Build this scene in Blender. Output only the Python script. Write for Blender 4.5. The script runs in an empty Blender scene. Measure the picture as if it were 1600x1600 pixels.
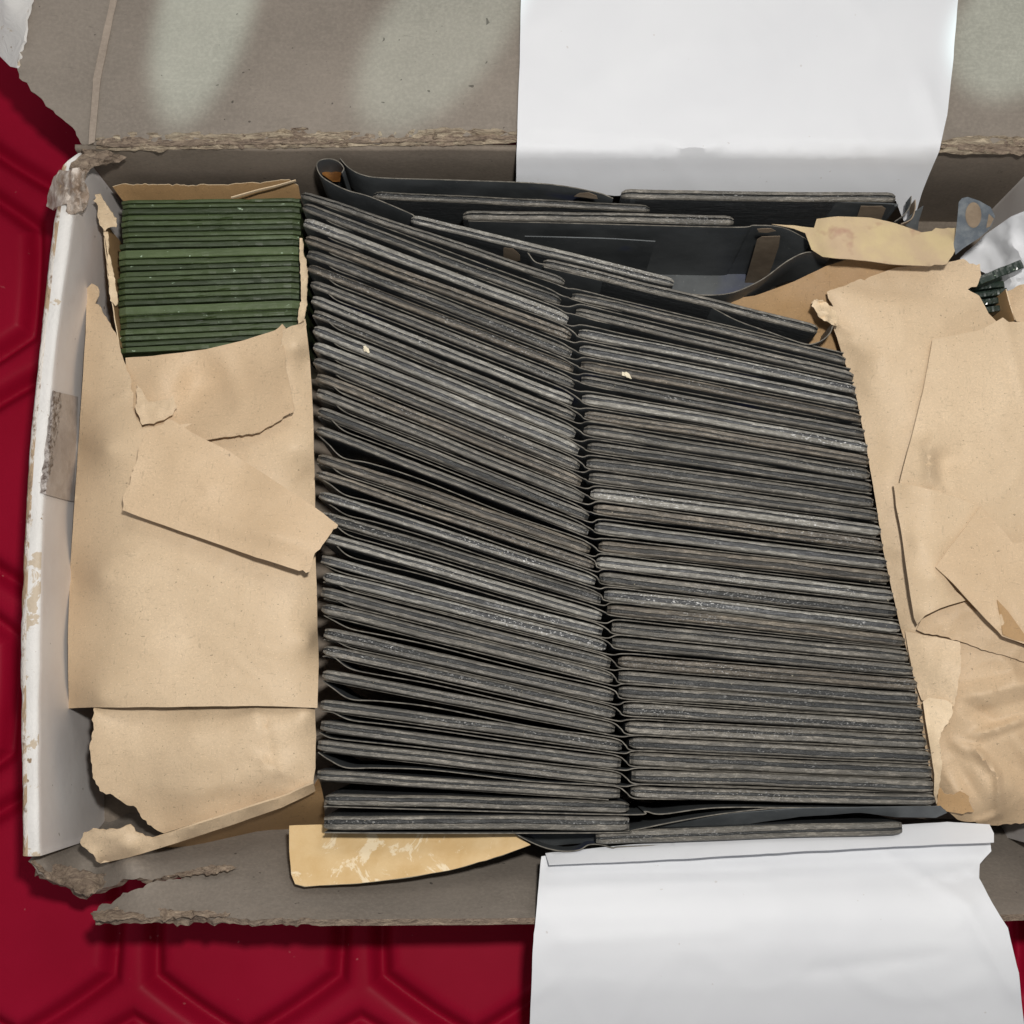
import bpy, bmesh, math, random
import numpy as np
from mathutils import Vector, Matrix, noise, geometry

random.seed(7)
SC = bpy.context.scene
COL = SC.collection

# ------------------------------------------------------------------ camera
TILT = math.radians(8.0)
DIST = 0.42
ZR = 0.070                      # height of the box rim above the table
F = 2100.0                      # focal length in photo pixels (1600 wide)
DV = Vector((0, math.sin(TILT), -math.cos(TILT)))
UP = Vector((0, math.cos(TILT), math.sin(TILT)))
CP = Vector((0, 0, ZR)) - DV * DIST
cd = bpy.data.cameras.new("camera")
cam = bpy.data.objects.new("camera", cd)
COL.objects.link(cam)
cam.location = CP
cam.rotation_euler = (TILT, 0, 0)
cd.angle = 2 * math.atan(800 / F)
cd.clip_start = 0.01
cd.clip_end = 50
SC.camera = cam

# ------------------------------------------------------------------ light
w = bpy.data.worlds.new("World")
SC.world = w
w.use_nodes = True
w.node_tree.nodes["Background"].inputs[0].default_value = (0.97, 0.97, 1.0, 1)
w.node_tree.nodes["Background"].inputs[1].default_value = 0.21


def area(name, loc, target, size, power, color, sy=None):
    l = bpy.data.lights.new(name, 'AREA')
    l.shape = 'RECTANGLE' if sy else 'DISK'
    l.size = size
    if sy: l.size_y = sy
    l.energy = power
    l.color = color
    o = bpy.data.objects.new(name, l)
    COL.objects.link(o)
    o.location = loc
    d = Vector(target) - Vector(loc)
    o.rotation_euler = d.to_track_quat('-Z', 'Y').to_euler()
    return o


def spot(name, loc, target, deg, blend, power, color, size=0.01):
    l = bpy.data.lights.new(name, 'SPOT')
    l.spot_size = math.radians(deg)
    l.spot_blend = blend
    l.energy = power
    l.color = color
    l.shadow_soft_size = size
    o = bpy.data.objects.new(name, l)
    COL.objects.link(o)
    o.location = loc
    d = Vector(target) - Vector(loc)
    o.rotation_euler = d.to_track_quat('-Z', 'Y').to_euler()
    return o


area("phone_flash", (0.030, 0.000, 0.53), (0.01, -0.02, 0.05), 0.022, 1.62, (1.0, 0.965, 0.915))
area("room_light", (0.30, 0.75, 1.2), (0, 0, 0.05), 0.5, 2.2, (1.0, 0.96, 0.90))
SC.view_settings.view_transform = 'Standard'
SC.view_settings.look = 'None'
SC.view_settings.exposure = 0.20
SC.view_settings.gamma = 1.0
SC.render.engine = 'CYCLES'
SC.render.resolution_x = 1024
SC.render.resolution_y = 1024


# ------------------------------------------------------------------ geometry helpers
def ray(px, py):
    return (DV + Vector((1, 0, 0)) * ((px - 800) / F) + UP * ((800 - py) / F))


def P(px, py, z):
    """world point at height z seen at photo pixel px,py"""
    r = ray(px, py)
    return CP + r * ((z - CP.z) / r.z)


def on_plane(px, py, pt, n):
    r = ray(px, py)
    return CP + r * ((pt - CP).dot(n) / r.dot(n))


def tag(o, label=None, cat=None, group=None, kind=None):
    if label: o["label"] = label
    if cat: o["category"] = cat
    if group: o["group"] = group
    if kind: o["kind"] = kind
    return o


def thing(name, loc, label, cat, group=None):
    o = bpy.data.objects.new(name, None)
    o.empty_display_size = 0.01
    COL.objects.link(o)
    o.location = loc
    return tag(o, label, cat, group)


def root_off(parent):
    v = Vector((0, 0, 0))
    p = parent
    while p is not None:
        v += p.location
        p = p.parent
    return v


def link(name, verts, faces, mats, parent=None, smooth=True, midx=None, origin=None):
    """verts in world space; object placed under parent (parents have no rotation)"""
    off = Vector(origin) if origin is not None else (root_off(parent) if parent else Vector((0, 0, 0)))
    me = bpy.data.meshes.new(name)
    me.from_pydata([tuple(Vector(v) - off) for v in verts], [], faces)
    for m in (mats if isinstance(mats, (list, tuple)) else [mats]):
        me.materials.append(m)
    if midx is not None:
        me.polygons.foreach_set("material_index", midx)
    if smooth:
        me.polygons.foreach_set("use_smooth", [True] * len(me.polygons))
    me.update()
    o = bpy.data.objects.new(name, me)
    COL.objects.link(o)
    if parent: o.parent = parent
    o.location = off - (root_off(parent) if parent else Vector((0, 0, 0)))
    return o


def inside(x, y, poly):
    c = False
    n = len(poly)
    j = n - 1
    for i in range(n):
        xi, yi = poly[i]
        xj, yj = poly[j]
        if (yi > y) != (yj > y) and x < (xj - xi) * (y - yi) / (yj - yi) + xi:
            c = not c
        j = i
    return c


def rbf(ctrl, c=12.0):
    """smooth interpolation of (px, py, z) control points"""
    p = np.array([[a[0], a[1]] for a in ctrl], float)
    z = np.array([a[2] for a in ctrl], float)
    n = len(p)
    d = np.sqrt(((p[:, None] - p[None]) ** 2).sum(-1) + c * c)
    A = np.zeros((n + 3, n + 3))
    A[:n, :n] = d
    A[:n, n] = 1; A[:n, n + 1:] = p / 1000
    A[n, :n] = 1; A[n + 1:, :n] = (p / 1000).T
    b = np.zeros(n + 3); b[:n] = z
    wt = np.linalg.lstsq(A, b, rcond=None)[0]

    def f(x, y):
        dd = np.sqrt((p[:, 0] - x) ** 2 + (p[:, 1] - y) ** 2 + c * c)
        return float(dd @ wt[:n] + wt[n] + wt[n + 1] * x / 1000 + wt[n + 2] * y / 1000)
    return f


def crease(x1, y1, x2, y2, amp, width):
    """a fold line: a ridge (amp > 0) or a valley that fades at both ends"""
    L = math.hypot(x2 - x1, y2 - y1)
    ux, uy = (x2 - x1) / L, (y2 - y1) / L

    def f(x, y):
        t = (x - x1) * ux + (y - y1) * uy
        d = abs(-(x - x1) * uy + (y - y1) * ux)
        if t < -width or t > L + width or d > width: return 0.0
        e = min(1, max(0, (t + width) / (2 * width))) * min(1, max(0, (L + width - t) / (2 * width)))
        return amp * (1 - d / width) * e
    return f


def ragged(pts, torn, amp=3.0, step=6.0, seed=0):
    """subdivide an outline; edges whose index is in torn get a ragged fringe"""
    out = []
    n = len(pts)
    for i in range(n):
        a = pts[i]; b = pts[(i + 1) % n]
        L = math.hypot(b[0] - a[0], b[1] - a[1])
        is_t = torn == 'all' or i in torn
        st = step if is_t else 11.0
        k = max(1, int(L / st))
        nx, ny = -(b[1] - a[1]) / max(L, 1e-6), (b[0] - a[0]) / max(L, 1e-6)
        for q in range(k):
            t = q / k
            x = a[0] + (b[0] - a[0]) * t
            y = a[1] + (b[1] - a[1]) * t
            if is_t and q > 0:
                r = noise.noise((x * 0.045 + seed, y * 0.045, 3.1)) * 1.8 + noise.noise((x * 0.16 + seed, y * 0.16, 7.7)) * 1.6 + random.uniform(-.6, .6)
                x += nx * r * amp; y += ny * r * amp
            elif q > 0:
                r = noise.noise((x * 0.03 + seed, y * 0.03, 5.5)) * 0.8
                x += nx * r; y += ny * r
            out.append((x, y))
    return out


def sheet(name, outline, zf, mats, parent=None, step=14, thick=0.0003, crumple=0.0004, cscale=0.02,
          creases=(), pos=None, seed=0, rim=None, fine=0.0, sharp=1.0, facet=0.0, cell=80.0):
    """a sheet of paper or card: an outline filled with fine triangles and given its own heights"""
    pts = list(outline)
    nb = len(pts)
    xs = [p[0] for p in pts]; ys = [p[1] for p in pts]
    rnd = random.Random(seed + 11)
    y = min(ys)
    row = 0
    while y < max(ys):
        x = min(xs) + (step / 2 if row % 2 else 0)
        while x < max(xs):
            qx = x + rnd.uniform(-.18, .18) * step; qy = y + rnd.uniform(-.18, .18) * step
            if inside(qx, qy, outline):
                ok = True
                for k in range(nb):
                    if abs(xs[k] - qx) < step * .4 and abs(ys[k] - qy) < step * .4:
                        ok = False; break
                if ok: pts.append((qx, qy))
            x += step
        y += step * 0.87
        row += 1
    ed = [(i, (i + 1) % nb) for i in range(nb)]
    res = geometry.delaunay_2d_cdt([Vector(p) for p in pts], ed, [list(range(nb))], 1, 1e-4)
    V2, FC = res[0], res[2]
    V = []
    for v in V2:
        x, y = v.x, v.y
        if pos:
            wv = pos(x, y)
            z = wv.z
        n = noise.noise((x * cscale * .7 + seed * 3.3, y * cscale * .7, seed * 1.7)) * crumple * .8
        r1 = abs(noise.noise((x * cscale * .9 + seed, y * cscale * 1.2, 4.0 + seed)))
        r2 = abs(noise.noise((x * cscale * 2.1, y * cscale * 1.7 + seed, 9.0)))
        n += (max(0, .16 - r1) * 3.2) * crumple * sharp + max(0, .10 - r2) * 2.6 * crumple * sharp
        if facet:
            vx = noise.noise((x / cell * 1.3, y / cell * 1.3, seed)) * .35
            dd, pp = noise.voronoi((x / cell + seed * 1.7 + vx, y / cell * 1.25 - vx, seed * .37))
            n += (dd[0] - .45) * facet + max(0, .10 - (dd[1] - dd[0])) * facet * 2.2
        if fine: n += noise.noise((x * .12, y * .12, seed * 2.1)) * fine
        for c in creases: n += c(x, y)
        if pos:
            V.append(wv + Vector((0, 0, n)))
        else:
            V.append(P(x, y, zf(x, y) + n))
    mats = mats if isinstance(mats, (list, tuple)) else [mats]
    fs = []
    for f in FC:
        a, b, c = V[f[0]], V[f[1]], V[f[2]]
        nn = (b - a).cross(c - a)
        fs.append(tuple(f) if nn.dot(CP - a) > 0 else (f[0], f[2], f[1]))
    o = link(name, V, fs, list(mats) + ([rim] if rim else []), parent)
    if thick:
        m = o.modifiers.new("thickness", 'SOLIDIFY')
        m.thickness = thick
        m.offset = -1
        m.use_even_offset = False
        if rim: m.material_offset_rim = len(mats)
        e = o.modifiers.new("crisp_rim", 'EDGE_SPLIT')
        e.split_angle = math.radians(48)
    return o


def catmull(pts, n=8):
    out = []
    for i in range(len(pts) - 1):
        p0 = pts[max(i - 1, 0)]; p1 = pts[i]; p2 = pts[i + 1]; p3 = pts[min(i + 2, len(pts) - 1)]
        for k in range(n):
            t = k / n
            out.append(tuple(0.5 * ((2 * b) + (-a + c) * t + (2 * a - 5 * b + 4 * c - d) * t * t + (-a + 3 * b - 3 * c + d) * t ** 3)
                             for a, b, c, d in zip(p0, p1, p2, p3)))
    out.append(tuple(pts[-1]))
    return out


def ribbon(name, path, depth, mat, parent=None, th=0.00032, n=8, rough=0.0, seed=0, taper=0, edge=None):
    """a thin sheet standing on edge: path of (px, py, ztop), hanging down by depth"""
    pp = catmull(path, n)
    W = [P(a, b, c) for a, b, c in pp]
    N = len(W)
    V = []; Fc = []
    for i, q in enumerate(W):
        t = (W[min(i + 1, N - 1)] - W[max(i - 1, 0)])
        t.z = 0
        if t.length < 1e-9: t = Vector((1, 0, 0))
        t.normalize()
        nrm = Vector((-t.y, t.x, 0)) * th / 2
        dz = noise.noise((i * .23, seed * 5.1, 0)) * rough
        d = depth
        if taper:
            e = min(i, N - 1 - i) / max(1, N * 0.06)
            if e < 1: dz -= (1 - e) * taper
        top = q + Vector((0, 0, dz))
        bot = Vector((q.x, q.y, max(0.006, q.z - d)))
        V += [top - nrm, top + nrm, bot - nrm, bot + nrm]
    mi = []
    for i in range(N - 1):
        a = 4 * i; b = a + 4
        Fc += [(a, b, b + 1, a + 1), (a + 2, b + 2, b, a), (a + 1, b + 1, b + 3, a + 3)]
        mi += [1 if edge else 0, 0, 0]
    Fc += [(0, 1, 3, 2), (4 * N - 4, 4 * N - 2, 4 * N - 1, 4 * N - 3)]
    mi += [0, 0]
    return link(name, V, Fc, [mat, edge] if edge else mat, parent, smooth=False, midx=mi)


# added cool spot lamps, each aimed to make one pale patch on the lid
def patch_light(px, py, rx, ry, rot, power):
    t = P(px, py, ZR)
    h = .9
    src = t + Vector((.02, .06, h))
    o = spot("added_lid_spot", src, t, 2 * math.degrees(math.atan(ry * .0002 / h)) * 1.25, .55, power, (.74, 1.0, .98), .004)
    o.scale = (rx / ry, 1, 1)
    d = (t - src)
    o.rotation_euler = (d.to_track_quat('-Z', 'Y').to_matrix() @ Matrix.Rotation(rot, 3, 'Z')).to_euler()


patch_light(325, 0, 72, 205, math.radians(6), 24)
patch_light(690, 50, 92, 185, math.radians(-16), 17)
patch_light(1590, 45, 90, 130, math.radians(-20), 24)


# ------------------------------------------------------------------ materials
def srgb(r, g, b):
    f = lambda c: (c / 255 / 12.92) if c / 255 <= 0.04045 else ((c / 255 + 0.055) / 1.055) ** 2.4
    return (f(r), f(g), f(b), 1)


class NT:
    def __init__(s, name):
        s.m = bpy.data.materials.new(name)
        s.m.use_nodes = True
        s.t = s.m.node_tree
        s.b = s.t.nodes["Principled BSDF"]
        s.co = s.t.nodes.new("ShaderNodeTexCoord")
        s.oi = s.t.nodes.new("ShaderNodeObjectInfo")

    def n(s, typ, **k):
        q = s.t.nodes.new(typ)
        for a, b in k.items(): setattr(q, a, b)
        return q

    def l(s, a, b): s.t.links.new(a, b)

    def vec(s, scale=(1, 1, 1), rand=True):
        mp = s.n("ShaderNodeMapping")
        mp.inputs["Scale"].default_value = scale
        s.l(s.co.outputs["Object"], mp.inputs["Vector"])
        if rand:
            mul = s.n("ShaderNodeMath", operation='MULTIPLY'); mul.inputs[1].default_value = 37.0
            s.l(s.oi.outputs["Random"], mul.inputs[0])
            s.l(mul.outputs[0], mp.inputs["Location"])
        return mp.outputs[0]

    def noise(s, scale, detail=4, rough=0.55, stretch=(1, 1, 1), rand=True, dist=0.0):
        q = s.n("ShaderNodeTexNoise")
        q.inputs["Scale"].default_value = scale
        q.inputs["Detail"].default_value = detail
        q.inputs["Roughness"].default_value = rough
        q.inputs["Distortion"].default_value = dist
        s.l(s.vec(stretch, rand), q.inputs["Vector"])
        return q.outputs["Fac"]

    def ramp(s, fac, a, b, lo=(0, 0, 0, 1), hi=(1, 1, 1, 1)):
        q = s.n("ShaderNodeValToRGB")
        q.color_ramp.elements[0].position = a; q.color_ramp.elements[0].color = lo
        q.color_ramp.elements[1].position = b; q.color_ramp.elements[1].color = hi
        s.l(fac, q.inputs[0])
        return q.outputs[0]

    def mix(s, fac, a, b, mode='MIX'):
        q = s.n("ShaderNodeMix", data_type='RGBA', blend_type=mode)
        if isinstance(fac, (int, float)): q.inputs[0].default_value = fac
        else: s.l(fac, q.inputs[0])
        for i, c in ((6, a), (7, b)):
            if isinstance(c, tuple): q.inputs[i].default_value = c
            else: s.l(c, q.inputs[i])
        return q.outputs[2]

    def mul(s, a, k):
        q = s.n("ShaderNodeMath", operation='MULTIPLY')
        s.l(a, q.inputs[0])
        if isinstance(k, (int, float)): q.inputs[1].default_value = k
        else: s.l(k, q.inputs[1])
        return q.outputs[0]

    def add(s, a, b):
        q = s.n("ShaderNodeMath", operation='ADD')
        s.l(a, q.inputs[0]); s.l(b, q.inputs[1])
        return q.outputs[0]

    def bump(s, h, dist, strength=1.0):
        q = s.n("ShaderNodeBump")
        q.inputs["Distance"].default_value = dist
        q.inputs["Strength"].default_value = strength
        s.l(h, q.inputs["Height"])
        s.l(q.outputs[0], s.b.inputs["Normal"])

    def col(s, c):
        if isinstance(c, tuple): s.b.inputs["Base Color"].default_value = c
        else: s.l(c, s.b.inputs["Base Color"])

    def rough(s, v):
        if isinstance(v, (int, float)): s.b.inputs["Roughness"].default_value = v
        else: s.l(v, s.b.inputs["Roughness"])

    def spec(s, v): s.b.inputs["Specular IOR Level"].default_value = v


def sc(c, k): return (c[0] * k, c[1] * k, c[2] * k, 1)


def kraft_mat(name, base, fib=0.75):
    n = NT(name)
    cloud = n.noise(28, 5, .6)
    grain = n.noise(1500, 3, .65)
    c = n.mix(n.ramp(cloud, .3, .7), (base[0] * .91, base[1] * .885, base[2] * .85, 1), sc(base, 1.07))
    c = n.mix(n.mul(n.ramp(grain, .46, .66), .5), c, sc(base, 1.25))
    c = n.mix(n.mul(n.ramp(grain, .50, .36), .35), c, sc(base, .72))
    # brown fibres lying in two directions
    f1 = n.ramp(n.noise(380, 2, .5, (1, 4.0, 1), dist=1.4), .65, .69)
    f2 = n.ramp(n.noise(380, 2, .5, (4.0, 1, 1), dist=1.4), .65, .69)
    c = n.mix(n.mul(f1, .30), c, sc(base, fib * .6))
    c = n.mix(n.mul(f2, .30), c, sc(base, fib * .6))
    sp = n.ramp(n.noise(1000, 1, .5), .745, .77)
    c = n.mix(n.mul(sp, .6), c, sc(base, .3))
    pale = n.ramp(n.noise(1500, 1, .5, (1, 2.5, 1)), .66, .72)
    c = n.mix(n.mul(pale, .4), c, sc(base, 1.45))
    n.col(c); n.rough(.58); n.spec(.42)
    h = n.add(n.mul(n.noise(35, 3, .5), .5), n.mul(grain, .10))
    n.bump(h, .0009, .6)
    return n.m


KRAFT = kraft_mat("kraft_paper", srgb(210, 187, 156))
KRAFT2 = kraft_mat("kraft_paper_darker", srgb(204, 179, 147))
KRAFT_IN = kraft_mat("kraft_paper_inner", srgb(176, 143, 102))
KEDGE = kraft_mat("kraft_torn_edge", srgb(222, 200, 168))

n = NT("yellowed_card")
cl = n.noise(70, 5, .65)
c = n.mix(n.ramp(cl, .35, .65), srgb(206, 172, 118), srgb(217, 188, 140))
st = n.ramp(n.noise(55, 6, .7, dist=1.6), .56, .60)
c = n.mix(n.mul(st, .75), c, srgb(238, 222, 190))
br = n.ramp(n.noise(120, 4, .6), .66, .72)
c = n.mix(n.mul(br, .5), c, srgb(160, 110, 70))
n.col(c); n.rough(.6); n.bump(cl, .0008, .5)
YELLOW = n.m

n = NT("stained_tab_paper")
cl = n.noise(60, 5, .6)
c = n.mix(n.ramp(cl, .4, .62), srgb(192, 168, 138), srgb(203, 183, 141))
br = n.ramp(n.noise(95, 3, .6), .60, .70)
c = n.mix(n.mul(br, .55), c, srgb(158, 112, 100))
n.col(c); n.rough(.75); n.bump(cl, .0009, .6)
TAB = n.m


def board_mat(name, base):
    n = NT(name)
    cl = n.noise(25, 5, .6)
    gr = n.noise(900, 3, .6)
    c = n.mix(n.ramp(cl, .3, .7), sc(base, .86), sc(base, 1.12))
    c = n.mix(n.mul(n.ramp(gr, .4, .72), .45), c, sc(base, 1.4))
    st = n.ramp(n.noise(110, 4, .6, (1, 7, 1)), .55, .75)
    c = n.mix(n.mul(st, .25), c, sc(base, 1.5))
    sp = n.ramp(n.noise(420, 1, .5), .76, .78)
    c = n.mix(n.mul(sp, .75), c, sc(base, .25))
    fb = n.ramp(n.noise(300, 2, .5, (1.2, 6, 1), dist=1.5), .68, .72)
    c = n.mix(n.mul(fb, .35), c, sc(base, .5))
    n.col(c); n.rough(.85); n.spec(.2)
    n.bump(n.add(n.mul(cl, 1.0), n.mul(gr, .12)), .001, .5)
    return n.m


BOARD = board_mat("grey_chipboard", srgb(129, 121, 112))
BOARD_LT = board_mat("scored_chipboard", srgb(150, 138, 126))
BOARD_DK = board_mat("grey_chipboard_wall", srgb(124, 114, 103))

n = NT("torn_board_fibre")
cl = n.noise(160, 6, .7, (1, 6, 1), dist=1.0)
c = n.mix(n.ramp(cl, .35, .65), srgb(122, 106, 93), srgb(205, 190, 165))
n.col(c); n.rough(.9); n.spec(.1)
n.bump(cl, .0016, 1.0)
FIBRE = n.m

n = NT("torn_board_grey")
cl = n.noise(190, 6, .7, (1, 2.5, 1), dist=1.5)
c = n.mix(n.ramp(cl, .35, .7), srgb(112, 98, 88), srgb(180, 162, 142))
n.col(c); n.rough(.9); n.spec(.1)
n.bump(cl, .0014, 1.0)
FIBRE_DK = n.m

n = NT("white_liner_paper")
cl = n.noise(12, 4, .6)
gr = n.noise(1300, 2, .5)
c = n.mix(n.ramp(cl, .3, .7), srgb(216, 218, 222), srgb(225, 227, 230))
sp = n.ramp(n.noise(500, 1, .5), .79, .80)
c = n.mix(n.mul(sp, .25), c, srgb(150, 130, 110))
n.col(c); n.rough(.62); n.spec(.22)
n.bump(n.add(n.mul(n.noise(9, 3, .5), .25), n.mul(gr, .008)), .004, .3)
WHITE = n.m

n = NT("white_box_lining")
cl = n.noise(30, 5, .6)
c = n.mix(n.ramp(cl, .3, .7), srgb(206, 199, 195), srgb(218, 214, 211))
sc1 = n.ramp(n.noise(90, 5, .6, (4, 1, 1)), .6, .8)
c = n.mix(n.mul(sc1, .15), c, srgb(170, 150, 140))
sp = n.ramp(n.noise(330, 1, .5), .78, .79)
c = n.mix(n.mul(sp, .6), c, srgb(90, 70, 50))
n.col(c); n.rough(.5); n.spec(.35)
n.bump(cl, .0012, .4)
LINING = n.m

n = NT("white_worn_rim")
cl = n.noise(90, 6, .65, dist=.8)
c = n.mix(n.ramp(n.noise(40, 3, .5), .3, .7), srgb(216, 214, 210), srgb(227, 225, 222))
c = n.mix(n.ramp(cl, .60, .625), c, srgb(194, 179, 158))
c = n.mix(n.ramp(n.noise(260, 4, .6), .68, .72), c, srgb(150, 128, 104))
n.col(c); n.rough(.55); n.spec(.3)
n.bump(cl, -.0012, .7)
RIMW = n.m

n = NT("chipped_rim_edge")
cl = n.noise(75, 6, .7, (1, .5, 1), dist=.6)
c = n.mix(n.ramp(cl, .46, .50), srgb(226, 220, 212), srgb(184, 160, 132))
c = n.mix(n.ramp(n.noise(210, 5, .7), .55, .66), c, srgb(148, 126, 108))
n.col(c); n.rough(.8); n.spec(.15)
n.bump(cl, -.0018, .9)
RIME = n.m


def slab_mat(name, dark, dust, amount, fleck, cov=.5):
    n = NT(name)
    st = n.noise(520, 6, .72, (.16, 1.0, 1.0), dist=.4)
    st2 = n.noise(1500, 4, .65, (.25, 1, 1))
    gr = n.noise(3600, 2, .6)
    pat = n.noise(70, 4, .65, (.4, 1, 1))
    f = n.ramp(st, cov - .10, cov + .10)
    f = n.mul(f, n.ramp(pat, .3, .62, (.25, .25, .25, 1)))
    c = n.mix(n.mul(f, amount), dark, dust)
    c = n.mix(n.mul(n.ramp(st2, .46, .76), .30 * amount + .06), c, sc(dust, 1.25))
    c = n.mix(n.mul(n.ramp(gr, .52, .70), .14 * amount + .03), c, sc(dust, 1.4))
    c = n.mix(n.mul(n.ramp(st2, .46, .30), .5), c, sc(dark, .5))
    sp = n.ramp(n.noise(2100, 2, .6, (.6, 1, 1)), .60, .66)
    gate = n.ramp(n.noise(45, 3, .5, (.5, 1, 1)), .50, .62)
    sp = n.mul(n.mul(sp, gate), fleck)
    c = n.mix(sp, c, srgb(205, 205, 203))
    n.col(c)
    n.rough(n.ramp(st2, .3, .7, (.30, .30, .30, 1), (.62, .62, .62, 1)))
    n.spec(.55)
    n.bump(n.add(st, n.add(n.mul(st2, .5), n.mul(gr, .05))), .0006, .9)
    return n.m


DK = srgb(46, 48, 51)
SLAB = {
    'plain': (slab_mat("plate_core", srgb(33, 35, 36), srgb(90, 91, 90), .6, .7),
              slab_mat("plate_edge_dusty", srgb(84, 82, 77), srgb(150, 144, 133), .95, .35, .46)),
    'brown': (slab_mat("plate_core_brown", srgb(36, 35, 33), srgb(94, 90, 83), .75, .45),
              slab_mat("plate_edge_brown", srgb(84, 79, 72), srgb(148, 138, 123), .95, .5, .45)),
    'silver': (slab_mat("plate_core_silver", srgb(38, 40, 43), srgb(124, 126, 128), .8, 1.0),
               slab_mat("plate_edge_silver", srgb(116, 113, 106), srgb(176, 173, 164), 1.0, 1.0, .44)),
}
SIDE = slab_mat("plate_side", srgb(62, 65, 67), srgb(92, 94, 96), .6, .2)
n = NT("backing_sheet_dark")
cl = n.noise(60, 4, .6)
c = n.mix(n.ramp(cl, .35, .7), srgb(72, 76, 78), srgb(98, 102, 104))
sp = n.ramp(n.noise(900, 2, .5), .70, .74)
c = n.mix(n.mul(sp, .35), c, srgb(150, 150, 146))
bl = n.ramp(n.noise(38, 2, .5), .62, .72)
c = n.mix(n.mul(bl, .7), c, srgb(38, 50, 100))
n.col(c); n.rough(.55); n.bump(cl, .0006, .5)
SHEET = n.m
n = NT("backing_sheet_edge")
cl = n.noise(400, 4, .6)
n.col(n.mix(n.ramp(cl, .35, .7), srgb(84, 80, 73), srgb(132, 127, 117))); n.rough(.8)
SEDGE = n.m
n = NT("patch_tan")
cl = n.noise(200, 4, .6)
n.col(n.mix(n.ramp(cl, .35, .7), srgb(128, 112, 94), srgb(150, 134, 114))); n.rough(.8)
PATCH = n.m
n = NT("amber_inside")
cl = n.noise(150, 4, .6)
n.col(n.mix(n.ramp(cl, .4, .7), srgb(92, 58, 26), srgb(150, 104, 56))); n.rough(.3); n.bump(cl, .001, .6)
AMBER = n.m


def glass_mat(name, base):
    n = NT(name)
    st = n.noise(300, 5, .65, (.12, 1, 1))
    c = n.mix(n.ramp(st, .3, .72), sc(base, .62), sc(base, 1.25))
    pa = n.ramp(n.noise(90, 5, .7, (.5, 1, 1)), .56, .74)
    c = n.mix(n.mul(pa, .45), c, srgb(112, 130, 100))
    sp = n.ramp(n.noise(700, 2, .6, (.55, 1, 1)), .70, .74)
    c = n.mix(n.mul(sp, .8), c, srgb(178, 200, 172))
    n.col(c)
    n.rough(.40)
    n.b.inputs["Coat Weight"].default_value = .5
    n.b.inputs["Coat Roughness"].default_value = .2
    n.bump(st, .0008, .8)
    return n.m


GREEN = [glass_mat("green_glass_edge", srgb(68, 82, 50)), glass_mat("green_glass_edge_pale", srgb(80, 95, 60)),
         glass_mat("green_glass_edge_dark", srgb(56, 68, 43))]
GDARK = glass_mat("green_black_glass", srgb(36, 50, 42))
for l_ in list(GDARK.node_tree.links):
    if l_.to_socket.name == "Normal": GDARK.node_tree.links.remove(l_)

n = NT("adhesive_tape")
cl = n.noise(200, 5, .7, (1, 1, 1))
c = n.mix(n.ramp(cl, .35, .7), srgb(160, 150, 144), srgb(186, 178, 173))
n.col(c); n.rough(.3); n.spec(.6); n.bump(cl, .0005, .6)
TAPE = n.m
n = NT("adhesive_tape_bubbled")
cl = n.noise(420, 5, .75)
c = n.mix(n.ramp(cl, .40, .62), srgb(96, 82, 74), srgb(196, 188, 182))
n.col(c); n.rough(.35); n.spec(.6); n.bump(cl, .0012, .9)
TAPEB = n.m

n = NT("split_corner_paper")
cl = n.noise(170, 5, .65, (2, 1, 1))
c = n.mix(n.ramp(cl, .40, .62), srgb(150, 132, 116), srgb(206, 196, 186))
n.col(c); n.rough(.5); n.spec(.4); n.bump(cl, .0010, .8)
CORNER = n.m

n = NT("red_plastic")
cl = n.noise(14, 4, .6)
gr = n.noise(2200, 2, .5)
c = n.mix(n.ramp(cl, .3, .7), (0.26, 0.0025, 0.018, 1), (0.31, 0.0045, 0.026, 1))
sp = n.ramp(n.noise(220, 3, .5), .73, .76)
c = n.mix(n.mul(sp, .4), c, srgb(190, 120, 120))
n.col(c); n.rough(n.ramp(n.noise(40, 3, .5), .3, .7, (.42, .42, .42, 1), (.55, .55, .55, 1))); n.spec(.08)
n.bump(n.add(n.mul(n.noise(30, 3, .5), .5), n.mul(gr, .05)), .0008, .5)
RED = n.m

n = NT("cream_chip")
n.col(srgb(226, 216, 190)); n.rough(.7)
CHIP = n.m


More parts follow.
